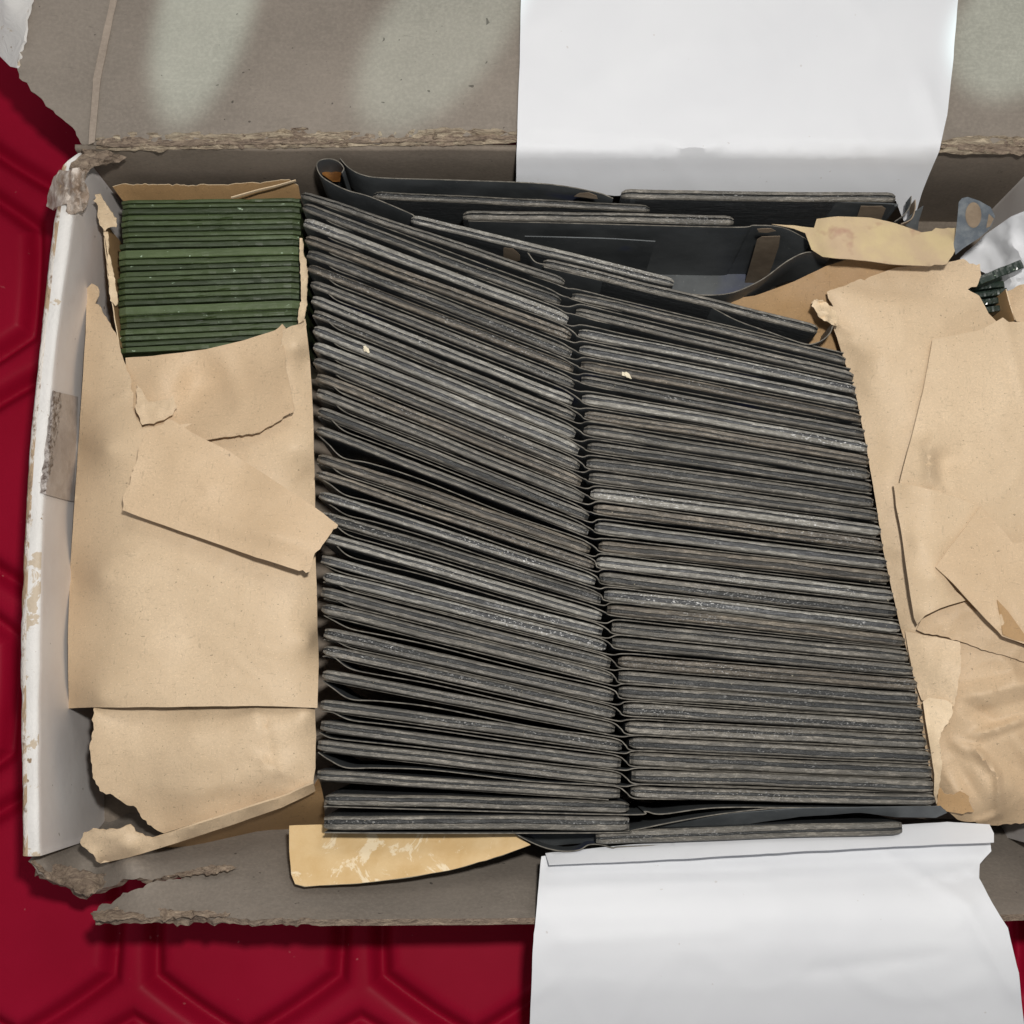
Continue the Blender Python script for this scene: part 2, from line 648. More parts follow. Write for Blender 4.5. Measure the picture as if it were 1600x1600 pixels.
# ------------------------------------------------------------------ red table with moulded hexagons
def table():
    pitch = 0.0795
    cx, cy = P(387, 1440, 0).x, P(387, 1432, 0).y
    R = pitch / 2
    s3 = math.sqrt(3)
    N = 820
    ext = 0.62
    us = np.linspace(-ext / 2, ext / 2, N)
    X, Y = np.meshgrid(us, us)
    x = X - cx; y = (Y - cy) / 1.12
    best = np.full(X.shape, 1e9)
    # distance to the nearest cell centre in a pointed-top hexagon lattice
    for ox, oy in ((0, 0), (pitch / 2, pitch * s3 / 2)):
        ax = x - ox; ay = y - oy
        ax = ax - np.round(ax / pitch) * pitch
        ay = ay - np.round(ay / (pitch * s3)) * pitch * s3
        ax = np.abs(ax); ay = np.abs(ay)
        dd = np.maximum(ax, ax * .5 + ay * s3 / 2)
        rr = np.sqrt(ax ** 2 + ay ** 2)
        k = 0.85
        dd = k * dd + (1 - k) * rr * .97
        best = np.minimum(best, dd)
    d = best - (R - 0.0072)          # 0 at the groove line, positive on the rib
    groove = np.exp(-np.abs(d / 0.0030) ** 2)
    Z = -0.0060 * groove - 0.0004 * (d > 0)
    V = np.stack([X.ravel(), Y.ravel(), Z.ravel()], 1)
    idx = np.arange(N * N).reshape(N, N)
    Fq = np.stack([idx[:-1, :-1].ravel(), idx[:-1, 1:].ravel(), idx[1:, 1:].ravel(), idx[1:, :-1].ravel()], 1)
    me = bpy.data.meshes.new("table_top")
    me.from_pydata(V.tolist(), [], Fq.tolist())
    me.materials.append(RED)
    me.polygons.foreach_set("use_smooth", [True] * len(me.polygons))
    o = bpy.data.objects.new("table_top", me)
    COL.objects.link(o)
    tag(o, kind="structure", label="red plastic table top with moulded hexagon grooves")


table()

# ------------------------------------------------------------------ the cardboard box
box = thing("cardboard_box", P(800, 800, 0.0), "open worn cardboard box with torn grey corners on the red table", "box")
FLO = 0.004
# floor of the box
fl = [P(40, 1345, ZR), P(1690, 1345, ZR), P(1660, 228, ZR), P(112, 228, ZR)]
V = [(p.x, p.y, FLO) for p in fl] + [(p.x, p.y, 0.0006) for p in fl]
link("base", V, [(0, 1, 2, 3), (7, 6, 5, 4), (0, 4, 5, 1), (1, 5, 6, 2), (2, 6, 7, 3), (3, 7, 4, 0)], BOARD_DK, box, smooth=False)


def side_wall(inner_a, inner_b, outer_a, outer_b, mats, n=90, seed=0, bow=0.0):
    V = []; Fc = []; mi = []
    ia, ib = P(*inner_a, ZR), P(*inner_b, ZR)
    oa, ob = P(*outer_a, ZR), P(*outer_b, ZR)
    prof = 12
    for i in range(n + 1):
        t = i / n
        a = ia.lerp(ib, t); b = oa.lerp(ob, t)
        wv = noise.noise((t * 5, seed, 0)) * .0007 + noise.noise((t * 22, seed, 3)) * .00025
        chip = max(0, noise.noise((t * 30, seed, 9)) - .15) * .0022 + max(0, noise.noise((t * 95, seed, 4)) - .1) * .0012
        b = b + (b - a).normalized() * (wv * .8) + Vector((bow * math.sin(math.pi * t), 0, 0))
        a = a + Vector((wv * .8 + bow * math.sin(math.pi * t), 0, 0))
        d = b - a
        q = [(a + d * -0.0, FLO), (a, ZR * .5), (a, ZR - .003), (a + d * .03, ZR - .0010), (a + d * .10, ZR - .0003), (a + d * .3, ZR + wv),
             (a + d * .60, ZR + wv * .8), (a + d * .80 , ZR - .0004 - chip * .5), (a + d * .93, ZR - .0015 - chip), (b, ZR - .004 - chip * 1.5),
             (b + d * .02, ZR * .5), (b, 0.0006)]
        for p, z in q: V.append((p.x, p.y, z))
        if i:
            o = (i - 1) * prof
            for k in range(prof - 1):
                Fc.append((o + k, o + k + 1, o + prof + k + 1, o + prof + k))
                mi.append([0, 0, 0, 1, 1, 1, 2, 2, 2, 2, 2][k])
    e = n * prof
    Fc.append(tuple(range(prof))); mi.append(2)
    Fc.append(tuple(reversed(range(e, e + prof)))); mi.append(2)
    return link("side_wall", V, Fc, mats, box, midx=mi)


BOW = -.0052
lw = side_wall((126, 236), (62, 1338), (92, 262), (31, 1338), [LINING, RIMW, RIME], bow=BOW)
lw["label"] = "white lined side wall with chipped rim"
rw = side_wall((1640, 230), (1668, 1335), (1672, 230), (1702, 1335), [LINING, RIMW, RIME], seed=5)
rw["label"] = "white lined side wall at the right"
wall_pt = P(126, 236, ZR); wall_d = (P(63, 1338, ZR) - wall_pt).normalized()
wall_n = Vector((-wall_d.y, wall_d.x, 0))
if wall_n.x < 0: wall_n = -wall_n


def on_left(px, py, off=.0004):
    t = min(1, max(0, (py - 236) / 1102))
    p = on_plane(px, py, wall_pt + wall_n * off + Vector((BOW * math.sin(math.pi * t), 0, 0)), wall_n)
    if p.z > ZR + off: p = P(px, py, ZR + off)
    return p


# back wall (plain grey board) with hinge
bp = P(800, 234, ZR)
def on_back(px, py, off=0): return on_plane(px, py, bp + Vector((0, -off, 0)), Vector((0, 1, 0)))


V = []; Fc = []
N = 60
for i in range(N + 1):
    x = P(117 + (1660 - 117) * i / N, 234, ZR).x
    wv = noise.noise((i * .2, 2, 0)) * .0006
    for (dy, z) in ((0, FLO), (0, .035), (0, ZR - .0012), (.0004, ZR), (.0018, ZR), (.0022, ZR - .002), (.0022, .0006)):
        V.append((x, bp.y + dy + wv, z))
    if i:
        o = (i - 1) * 7
        for k in range(6): Fc.append((o + k, o + 7 + k, o + 8 + k, o + 1 + k))
link("side_wall", V, Fc, BOARD_DK, box)

# front wall: grey board leaning out, torn loose at the left corner
fz = rbf([(172, 1290, .006), (800, 1288, .006), (1700, 1280, .006), (62, 1340, .060), (40, 1352, .058), (135, 1400, .040), (365, 1352, .045),
          (200, 1340, .052), (150, 1432, .062), (145, 1425, .060), (300, 1434, .062), (800, 1434, .062), (1200, 1430, .062), (1700, 1426, .062), (300, 1390, .052),
          (800, 1380, .047), (1500, 1370, .045)])
out = ragged([(150, 1270), (84, 1318), (54, 1334), (44, 1346), (60, 1366), (105, 1384), (135, 1400), (168, 1386), (200, 1374), (300, 1364), (352, 1352),
              (300, 1368), (240, 1378), (205, 1392), (178, 1408), (145, 1424), (150, 1436), (230, 1434), (500, 1437), (840, 1434), (1200, 1432), (1700, 1428),
              (1700, 1278), (800, 1284)], {3, 4, 5, 6, 7, 8, 9, 10, 11, 12, 13, 14, 15, 16, 17}, amp=2.6, seed=3)
fw = sheet("side_wall", out, fz, BOARD, box, step=12, thick=.0022, crumple=.0006, seed=4, rim=FIBRE_DK)
fw["label"] = "grey torn front wall leaning outward"

# lid, hinged at the back wall
lz = rbf([(150, 232, ZR + .0005), (800, 226, ZR + .0005), (1700, 226, ZR + .0005), (150, 190, ZR + .0015), (800, 185, ZR + .0015), (1700, 190, ZR + .0015), (150, 0, ZR - .001),
          (800, 0, ZR), (1700, 0, ZR), (800, -300, ZR - .004), (180, -300, ZR - .004), (1700, -300, ZR - .004)])
out = ragged([(146, 226), (152, 120), (170, 40), (186, -20), (230, -300), (1720, -300), (1710, 226), (1200, 224), (700, 222)], {6, 7, 8}, amp=2, seed=9)
sheet("lid", out, lz, BOARD, box, step=18, thick=.0022, crumple=.0007, cscale=.006, seed=6, creases=[crease(150, 206, 1700, 206, .0007, 14)])
# side flap of the lid, folded along a scored line
fz2 = rbf([(146, 226, ZR), (150, 120, ZR - .0004), (186, -20, ZR - .0006), (130, 222, ZR - .001), (90, 180, ZR - .001), (32, 118, ZR + .003), (36, 100, ZR + .005), (50, 0, ZR + .006),
           (70, -80, ZR + .006), (110, 60, ZR + .0025), (140, 100, ZR)])
out = ragged([(143, 226), (130, 228), (118, 205), (92, 182), (60, 150), (30, 122), (26, 104), (34, 60), (50, 0), (60, -60), (110, -300), (226, -300), (184, -20), (169, 40), (150, 120)],
             {0, 1, 2, 3, 4, 5}, amp=1.6, seed=14)
fp = sheet("lid_flap", out, fz2, BOARD, box, step=12, thick=.0022, crumple=.0005, seed=8, rim=FIBRE_DK)
out = ragged([(161, 50), (172, 0), (178, -40), (190, -40), (183, 0), (172, 52), (157, 125), (148, 222), (138, 226), (145, 125)], set(), amp=1.0, seed=2)
sheet("score_line", out, lambda x, y: max(lz(x, y), fz2(x, y)) + .0009, BOARD_LT, fp, step=7, thick=.0004, crumple=.0003, cscale=.1, seed=3)
# white outer covering curling over the flap edge
wz = rbf([(0, 0, ZR + .004), (48, 0, ZR + .008), (36, 60, ZR + .0075), (28, 108, ZR + .005), (0, 86, ZR - .002), (-30, 0, ZR - .01), (-40, 60, ZR - .012)])
out = ragged([(52, -60), (50, 0), (40, 30), (38, 58), (26, 106), (16, 104), (0, 88), (-40, 60), (-60, -60)], {0, 1, 2, 3, 4}, amp=1.6, seed=21)
sheet("outer_covering", out, wz, RIMW, fp, step=9, thick=.0008, crumple=.0004, seed=11)

# torn plies along the hinge
for k, (y0, hh, m, dz) in enumerate([(223, 20, FIBRE_DK, .0008), (217, 12, FIBRE, .0014), (231, 9, FIBRE, .0010), (225, 7, FIBRE_DK, .0016)]):
    for (xa, xb) in ((150, 822), (1462, 1700)):
        top = []; bot = []
        x = xa
        while x <= xb:
            grow = min(1, (x - xa) / 40 + .2) * min(1, (xb - x) / 40 + .2)
            a = y0 - hh * (.55 + .55 * noise.noise((x * .012, k * 3, 1)) + .28 * noise.noise((x * .06, k, 5))) * grow
            b = y0 + hh * (.55 + .55 * noise.noise((x * .011, k * 3, 8)) + .30 * noise.noise((x * .07, k, 2))) * grow
            yy = -12 * max(0, (x - 150) / 700) if x < 900 else 4
            top.append((x, a + yy + (10 if x < 300 and k != 1 else 0) * 0 + 0)); bot.append((x, b + yy))
            x += random.uniform(5, 9)
        o = sheet("torn_ply", top + bot[::-1], lambda x, y, dz=dz, y0=y0: ZR + dz + .0006 * math.sin(y * .55 + x * .01), m, box, step=8, thick=.0004,
                  crumple=.0012, cscale=.06, seed=30 + k, fine=.0006)

# crumpled paper and tape where the back left corner split
cz = rbf([(128, 236, ZR + .001), (150, 236, ZR + .002), (80, 285, ZR - .004), (76, 320, ZR - .010), (110, 270, ZR + .0028), (140, 265, ZR + .003), (95, 325, ZR + .0015), (135, 330, ZR - .002),
          (190, 250, ZR - .001), (120, 300, ZR + .0025), (110, 330, ZR + .001)])
out = ragged([(120, 262), (142, 262), (132, 284), (139, 300), (134, 325), (118, 334), (108, 336), (104, 318), (82, 328), (72, 322), (76, 300), (84, 276), (92, 266)], 'all', amp=2.0, seed=31)
cr = sheet("torn_corner", out, cz, [CORNER], box, step=5, thick=.0006, crumple=.0022, cscale=.05, seed=41, fine=.0009,
           creases=[crease(112, 268, 118, 335, .0022, 6), crease(128, 270, 128, 330, .0020, 5)])
out = ragged([(128, 232), (160, 236), (198, 246), (186, 254), (160, 256), (136, 268), (112, 272), (108, 262), (118, 250)], 'all', amp=2.2, seed=32)
sheet("torn_corner", out, cz, FIBRE_DK, box, step=5, thick=.0006, crumple=.003, cscale=.06, seed=42, fine=.001)
# shaggy fibre on the torn front corner
for k, (o_, s) in enumerate([([(50, 1344), (95, 1350), (150, 1366), (205, 1362), (196, 1376), (165, 1384), (140, 1400), (118, 1392), (70, 1370)], 1),
                             ([(142, 1426), (180, 1418), (270, 1422), (360, 1426), (356, 1432), (230, 1436), (152, 1437)], 2),
                             ([(300, 1358), (350, 1350), (372, 1356), (330, 1364), (250, 1372)], 3)]):
    z0 = rbf([(50, 1344, .0605), (200, 1365, .050), (140, 1400, .0445), (142, 1426, .0635), (360, 1430, .0655), (372, 1356, .0505), (250, 1370, .050), (330, 1358, .0505)])
    sheet("torn_fringe", ragged(o_, 'all', amp=2.0, step=4, seed=50 + s), z0, FIBRE_DK, fw, step=6, thick=.0004, crumple=.0018, cscale=.07, seed=s, fine=.0009)
# tape on the left rim
q = [(82, 611), (122, 620), (116, 784), (62, 770)]
sheet("adhesive_tape", ragged(q, {3}, amp=1, seed=3), None, TAPE, lw, step=8, thick=.0001, crumple=.0001, pos=lambda x, y: on_left(x, y, .0006), seed=4)
out = ragged([(83, 610), (97, 614), (90, 680), (80, 735), (70, 768), (63, 770), (66, 735), (76, 680)], 'all', amp=1.6, step=4, seed=5)
sheet("adhesive_tape", out, None, TAPEB, lw, step=4, thick=.0002, crumple=.0004, cscale=.1, pos=lambda x, y: on_left(x, y, .0010) , seed=7)

# ------------------------------------------------------------------ white paper liner
lin = thing("white_liner_paper", P(1150, 800, FLO), "smooth white sheet of paper lining the box, hanging out over its front and back", "paper")
def yprof(tab):
    ys_ = np.array([a for a, b in tab], float); zs_ = np.array([b for a, b in tab], float)
    xx = np.arange(ys_[0], ys_[-1] + 1, 4.0)
    zz_ = np.interp(xx, ys_, zs_)
    k = np.exp(-(np.arange(-6, 7) / 3.6) ** 2); k /= k.sum()
    zz_ = np.convolve(np.pad(zz_, 6, mode='edge'), k, 'valid')
    return lambda x, y: float(np.interp(y, xx, zz_))


z1 = yprof([(-260, ZR + .003), (150, ZR + .0035), (205, ZR + .0036), (226, ZR + .0042), (240, ZR + .0034), (252, ZR - .001), (285, ZR - .010), (350, ZR - .026)])
out = ragged([(818, -220), (814, 0), (811, 120), (807, 240), (806, 292), (960, 306), (1400, 314), (1412, 345), (1428, 345), (1441, 300), (1468, 235), (1480, 180), (1490, 90), (1497, 0), (1505, -220)], set(), seed=2)
sheet("back_sheet", out, z1, WHITE, lin, step=10, thick=.0002, crumple=.0005, cscale=.005, seed=3,
      creases=[crease(830, 214, 1060, 234, -.0007, 9), crease(1055, 234, 1130, 226, .0008, 8), crease(1130, 226, 1470, 238, -.0007, 8), crease(1440, 120, 1475, 240, .0014, 24), crease(1000, 80, 1200, 60, .0003, 30)])
z2 = yprof([(1270, .0540), (1320, .0550), (1348, .0560), (1380, .0622), (1400, .0650), (1432, .0672), (1480, .0665), (1540, .0625), (1600, .0560), (1760, .036)])
out = ragged([(846, 1338), (905, 1332), (1100, 1322), (1300, 1310), (1545, 1288), (1549, 1330), (1531, 1350), (1530, 1372), (1550, 1410), (1575, 1450), (1592, 1520), (1600, 1600), (1612, 1750), (822, 1750), (828, 1600), (834, 1460), (840, 1400)], set(), seed=5)
sheet("front_sheet", out, z2, WHITE, lin, step=9, thick=.0002, crumple=.0005, cscale=.005, seed=9,
      creases=[crease(850, 1388, 1530, 1352, .0006, 14), crease(1440, 1372, 1525, 1358, .0012, 7), crease(1500, 1400, 1590, 1560, .0010, 20), crease(860, 1470, 1150, 1455, .0004, 18), crease(1250, 1520, 1480, 1490, -.0004, 16), crease(1380, 1330, 1520, 1420, .0006, 14), crease(900, 1360, 1200, 1366, -.0005, 9)])
# curled hem of the front sheet
z3 = rbf([(850, 1330, .0560), (1550, 1285, .0560), (856, 1352, .0625), (1552, 1318, .0615), (1200, 1300, .0560), (1200, 1330, .0620)], c=18)
out = ragged([(852, 1333), (1000, 1318), (1300, 1296), (1480, 1284), (1546, 1288), (1553, 1302), (1553, 1316), (1400, 1322), (1200, 1333), (1000, 1345), (858, 1351)], set(), seed=7)
sheet("curled_hem", out, z3, WHITE, lin, step=9, thick=.0002, crumple=.0003, seed=12)


# ------------------------------------------------------------------ black plates
def plate_slab(parent, L, t, variant, seed, core_shift=0.0, h=0.057, zn=1.0):
    rnd = random.Random(seed)
    core, lip = SLAB[variant]
    H = t / 2
    n = 70
    wd = rnd.uniform(.20, .44)
    core_shift += rnd.uniform(-.12, .12)
    c0 = -wd + core_shift
    c1 = wd + core_shift
    bowa = rnd.uniform(-.0004, .0004)
    endr = rnd.uniform(.45, .85)
    dl = rnd.uniform(.0, .5) * .001
    dr = rnd.uniform(.0, .5) * .001
    gd = rnd.uniform(.4, .9) * .001
    L += rnd.uniform(-.0012, .0006)
    V = []; Fc = []; mi = []
    for i in range(n + 1):
        s = i / n
        e = min(s, 1 - s) * L
        if i in (0, n): sh, dz = endr, -.0014
        elif i in (1, n - 1): sh, dz = .88, -.0004; s = (.0012 / L if i == 1 else 1 - .0012 / L)
        elif i in (2, n - 2): sh, dz = 1.0, 0; s = (.003 / L if i == 2 else 1 - .003 / L)
        else: sh, dz = 1.0, 0
        x = (s - .5) * L
        w0 = noise.noise((s * 4, seed, 0)) * .00030 + bowa * math.sin(math.pi * s)
        k0 = noise.noise((s * 34, seed, 1)) * .10 + noise.noise((s * 9, seed, 11)) * .10
        k1 = noise.noise((s * 34, seed, 2)) * .10 + noise.noise((s * 9, seed, 12)) * .10
        zl = noise.noise((s * 30, seed, 3)) * .00022 * zn
        zr_ = noise.noise((s * 30, seed, 4)) * .00022 * zn
        prof = [(-1, -h), (-1.0, -.0011), (-.95, -.00045 - dl), (-.80 + k0 * .3, -dl + zl), ((c0 - .80) / 2, -dl * .6 + zl), (c0 + k0, -.00012 + zl), (c0 + .1 + k0, -gd),
                (c1 - .1 + k1, -gd), (c1 + k1, -.00012 + zr_), ((c1 + .8) / 2, -dr * .6 + zr_), (.80 + k1 * .3, -dr + zr_), (.95, -.00045 - dr), (1.0, -.0011), (1, -h)]
        for (a, z) in prof:
            V.append((x, a * H * sh + w0, z + (dz if z > -.01 else 0)))
        m = len(prof)
        if i:
            o = (i - 1) * m
            for k in range(m - 1):
                Fc.append((o + k, o + m + k, o + m + k + 1, o + k + 1))
                mi.append(2 if k in (0, m - 2) else (0 if k in (5, 6, 7) else 1))
    m = len(prof)
    Fc.append(tuple(reversed(range(m)))); mi.append(2)
    Fc.append(tuple(range(n * m, n * m + m))); mi.append(2)
    me = bpy.data.meshes.new("slab")
    me.from_pydata(V, [], Fc)
    for mm in (core, lip, SIDE): me.materials.append(mm)
    me.polygons.foreach_set("material_index", mi)
    me.polygons.foreach_set("use_smooth", [False] * len(me.polygons))
    o = bpy.data.objects.new("slab", me)
    COL.objects.link(o)
    o.parent = parent
    return o


def make_plate(xl, yl0, yl1, xr, yr0, yr1, zt, variant, label, group, seed, shift=0.0, name="black_plate"):
    A = P(xl, (yl0 + yl1) / 2, zt); B = P(xr, (yr0 + yr1) / 2, zt)
    d = B - A
    ang = math.atan2(d.y, d.x)
    L = d.length
    tpx = ((yl1 - yl0) + (yr1 - yr0)) / 2
    depth = (CP.z - zt) / .99
    t = tpx * depth / F * math.cos(ang) * .90
    mid = (A + B) / 2
    root = thing(name, (mid.x, mid.y, .006), label, "plate", group)
    s = plate_slab(root, L, t, variant, seed, shift)
    s.location = (0, 0, zt - .006)
    s.rotation_euler = (0, 0, ang)
    return root


LEFT = [  # x left, y top, y bottom, x right, y top, y bottom
    (470, 295, 309, 882, 431, 447), (471, 309, 329, 878, 461, 478), (475, 334, 355, 887, 489, 507), (477, 361, 380, 892, 514, 533), (479, 383, 403, 894, 544, 560),
    (481, 406, 425, 896, 568, 583), (484, 431, 450, 898, 593, 608), (485, 455, 473, 897, 616, 636), (487, 477, 495, 901, 643, 660), (487, 499, 523, 901, 669, 688),
    (489, 526, 549, 905, 695, 712), (490, 552, 572, 905, 719, 737), (492, 576, 596, 910, 746, 762), (494, 600, 622, 912, 770, 787), (496, 629, 650, 920, 799, 815),
    (494, 660, 677, 920, 823, 839), (493, 702, 723, 925, 850, 868), (492, 730, 745, 930, 875, 892), (496, 763, 779, 933, 900, 918), (500, 794, 815, 939, 928, 945),
    (500, 828, 845, 941, 954, 973), (500, 864, 880, 943, 978, 996), (502, 889, 908, 950, 1002, 1021), (502, 913, 934, 954, 1028, 1045), (503, 939, 960, 957, 1052, 1070),
    (503, 977, 998, 962, 1079, 1100), (503, 1005, 1024, 963, 1106, 1125), (501, 1043, 1062, 963, 1131, 1149), (501, 1091, 1110, 971, 1157, 1176), (500, 1123, 1143, 971, 1183, 1202),
    (496, 1154, 1174, 970, 1208, 1227), (494, 1203, 1219, 970, 1231, 1250), (505, 1240, 1259, 986, 1252, 1272), (504, 1274, 1299, 985, 1277, 1298)]
RIGHT = [
    (892, 453, 467, 1325, 554, 571), (900, 477, 492, 1336, 579, 596), (902, 509, 526, 1341, 600, 616), (903, 535, 551, 1345, 619, 641), (906, 560, 575, 1350, 644, 662),
    (909, 585, 599, 1352, 666, 685), (911, 613, 630, 1356, 688, 709), (912, 639, 654, 1362, 711, 728), (912, 660, 679, 1362, 731, 750), (916, 688, 704, 1367, 753, 771),
    (915, 713, 731, 1369, 774, 795), (919, 735, 752, 1376, 797, 815), (924, 761, 779, 1378, 818, 840), (928, 785, 802, 1382, 844, 863), (930, 813, 832, 1388, 868, 890),
    (935, 843, 861, 1394, 892, 913), (932, 867, 886, 1398, 920, 941), (937, 891, 911, 1404, 945, 966), (942, 919, 937, 1411, 971, 991), (950, 943, 960, 1416, 993, 1012),
    (955, 970, 989, 1423, 1016, 1036), (958, 994, 1012, 1428, 1039, 1057), (965, 1023, 1042, 1437, 1060, 1080), (965, 1047, 1066, 1439, 1081, 1102), (967, 1070, 1090, 1444, 1104, 1124),
    (972, 1098, 1117, 1448, 1126, 1147), (976, 1126, 1146, 1452, 1149, 1171), (982, 1151, 1171, 1459, 1173, 1192), (983, 1175, 1196, 1460, 1195, 1218), (986, 1202, 1223, 1462, 1219, 1239),
    (986, 1228, 1246, 1464, 1240, 1259)]
ORD = ["first", "second", "third", "fourth", "fifth", "sixth", "seventh", "eighth", "ninth", "tenth", "eleventh", "twelfth", "thirteenth", "fourteenth", "fifteenth",
       "sixteenth", "seventeenth", "eighteenth", "nineteenth", "twentieth"]


def order(i, n, extra=""):
    if i == 0: return "topmost of"
    if i == n - 1: return "bottommost of"
    if i < (n + 1) // 2: return ORD[i] + " from the top of"
    return ORD[n - 1 - i] + " from the bottom of"


silverL = {2, 7, 9, 10, 18, 20, 21, 22}
brownL = {3, 5, 12, 16, 17}
silverR = {2, 3, 6, 12, 14, 16, 18}
brownR = {4, 7, 13, 15, 19, 22}
LOOK = {'plain': "dark grey dusty plate", 'silver': "silver flecked grey plate", 'brown': "brown tinged grey plate"}
bulge = {15: 26, 17: 11, 18: 12, 21: 6, 24: 7, 25: 3, 27: 17, 29: 5, 30: 14, 31: 13, 28: 4, 7: 2}
zL = []
zR_ = []
rootsL = []
rootsR = []
for i, (xl, a, b, xr, c, d_) in enumerate(LEFT):
    v = 'silver' if i in silverL else ('brown' if i in brownL else 'plain')
    zt = .0640 + noise.noise((i * 1.7, 2, 0)) * .0022 + (.0010 if v == 'silver' else 0)
    if i == 33: zt = .0655
    lab = LOOK[v] + ", " + order(i, len(LEFT)) + " the left stack"
    shift = (-.16 if i < 12 and i % 3 else (.16 if i > 23 else 0)) * (1 if v != 'brown' else -1)
    r = make_plate(xl, a, b, xr, c, d_, zt, v, lab, "plates standing in the left stack", i + 1, shift)
    zL.append(zt); rootsL.append(r)
for i, (xl, a, b, xr, c, d_) in enumerate(RIGHT):
    v = 'silver' if i in silverR else ('brown' if i in brownR else 'plain')
    zt = .0640 + noise.noise((i * 1.3, 9, 0)) * .0020
    lab = LOOK[v] + ", " + order(i, len(RIGHT)) + " the right stack"
    shift = -.14 if i % 2 else .12
    r = make_plate(xl, a, b, xr, c, d_, zt, v, lab, "plates standing in the right stack", i + 101, shift)
    zR_.append(zt); rootsR.append(r)

DP = .046
for i, (xl, a, b, xr, c, d_) in enumerate(LEFT[:32]):
    # sheet fixed under the left plate, running on above the right plate of the same row
    z = zL[i] - .0006
    f = lambda t: (xl + (xr - xl) * t, b + (d_ - b) * t)
    path = [(*f(.02), z - .0032), (f(.3)[0], f(.3)[1] + .6, z - .0030), (f(.7)[0], f(.7)[1] + .6, z - .0026), (f(.88)[0], f(.88)[1] + .6, z - .0014), (f(.96)[0], f(.96)[1] + 1.0, z)]
    if i < 31:
        X, A0, B0, X2, A1, B1 = RIGHT[i]
        g = lambda t: (X + (X2 - X) * t, A0 + (A1 - A0) * t)
        zz = zR_[i]
        path += [(xr + (X - xr) * .4, d_ + 1.5 + (A0 - d_) * .3, z + .0002), (X + 6, A0 - 1.5, zz + .0003), (g(.07)[0], g(.07)[1] - 3.2, zz), (g(.2)[0], g(.2)[1] - 2.2, zz - .0012 - .0012 * (i % 3)),
                 (g(.5)[0], g(.5)[1] - 1.6, zz - .0030), (g(.985)[0], g(.985)[1] - 1.2, zz - .0034)]
    ribbon("backing_sheet", path, DP, SHEET, rootsL[i], n=6, rough=.0003, seed=i, edge=SEDGE)
for i, (xl, a, b, xr, c, d_) in enumerate(RIGHT):
    # sheet fixed under the right plate, running left into the gap above the next left plate
    z = zR_[i] - .0004
    f = lambda t: (xl + (xr - xl) * t, b + (d_ - b) * t)
    X, A0, B0, X2, A1, B1 = LEFT[i + 1]
    g = lambda t: (X + (X2 - X) * t, A0 + (A1 - A0) * t)
    zz = zL[i + 1]
    bu = bulge.get(i, 1.5)
    below = LEFT[i][2]
    gap = A0 - below
    path = [(X + 3, below + 1.5, zz - .0045), (X + 20, below + 2.0 + min(gap * .35, bu * .35) + 6 * (bu > 4), zz - .0022), (g(.10)[0], g(.10)[1] - max(1.6, (gap - bu) * .35 + 1), zz - .0016),
            (g(.20)[0], g(.20)[1] - 2.2 - max(0, gap - 6) * .28, zz - (.0014 if bu > 4 else .0028)), (g(.38)[0], g(.38)[1] - 2.5 - max(0, gap - 6) * .35, zz - (.0014 if bu > 4 else .0030)),
            (g(.70)[0], g(.70)[1] - 2.0, zz - .0026), (g(.93)[0], g(.93)[1] - 2.6, zz - .0002), (g(1)[0] - 4, g(1)[1] - 1.0, zz + .0003), (X2 + (xl - X2) * .55, A1 + (b - A1) * .5, zz), (xl + 4, b + 1.0, z),
            (f(.08)[0], f(.08)[1] + 1.4, z - .0002), (f(.22)[0], f(.22)[1] + .4, z - .0022), (f(.5)[0], f(.5)[1] + .2, z - .0032), (f(.98)[0], f(.98)[1] + .2, z - .0030)]
    ribbon("backing_sheet", path, DP, SHEET, rootsR[i], n=6, rough=.0003, seed=i + 60, edge=SEDGE)

# sheets of the two lowest plates
ribbon("backing_sheet", [(506, 1260, .062), (700, 1266, .0625), (980, 1273, .063), (1008, 1268, .063), (1035, 1272, .062), (1120, 1262, .0625), (1260, 1262, .062), (1400, 1262, .0615)], DP, SHEET, rootsL[32], seed=80, edge=SEDGE)
ribbon("backing_sheet", [(507, 1301, .064), (700, 1302, .064), (960, 1301, .064), (990, 1297, .063), (1060, 1283, .062), (1140, 1270, .062), (1230, 1262, .062), (1330, 1264, .0615), (1400, 1262, .0605), (1440, 1262, .0605),
                           (1478, 1266, .059)], DP, SHEET, rootsL[33], seed=81, edge=SEDGE)


# loose plates lying behind and in front of the two stacks
def patch(name, pts, y_plane_pt, n_, parent, off=.0006, mat=PATCH):
    sheet(name, ragged(pts, set(), seed=1), None, mat, parent, step=8, thick=.0001, crumple=0, pos=lambda x, y: on_plane(x, y, y_plane_pt + n_ * off, n_))


def vplane(p1, p2, z):
    a = P(*p1, z); b = P(*p2, z)
    d = (b - a); d.z = 0; d.normalize()
    n_ = Vector((d.y, -d.x, 0))      # faces the bottom of the picture
    if n_.y > 0: n_ = -n_
    return a, n_


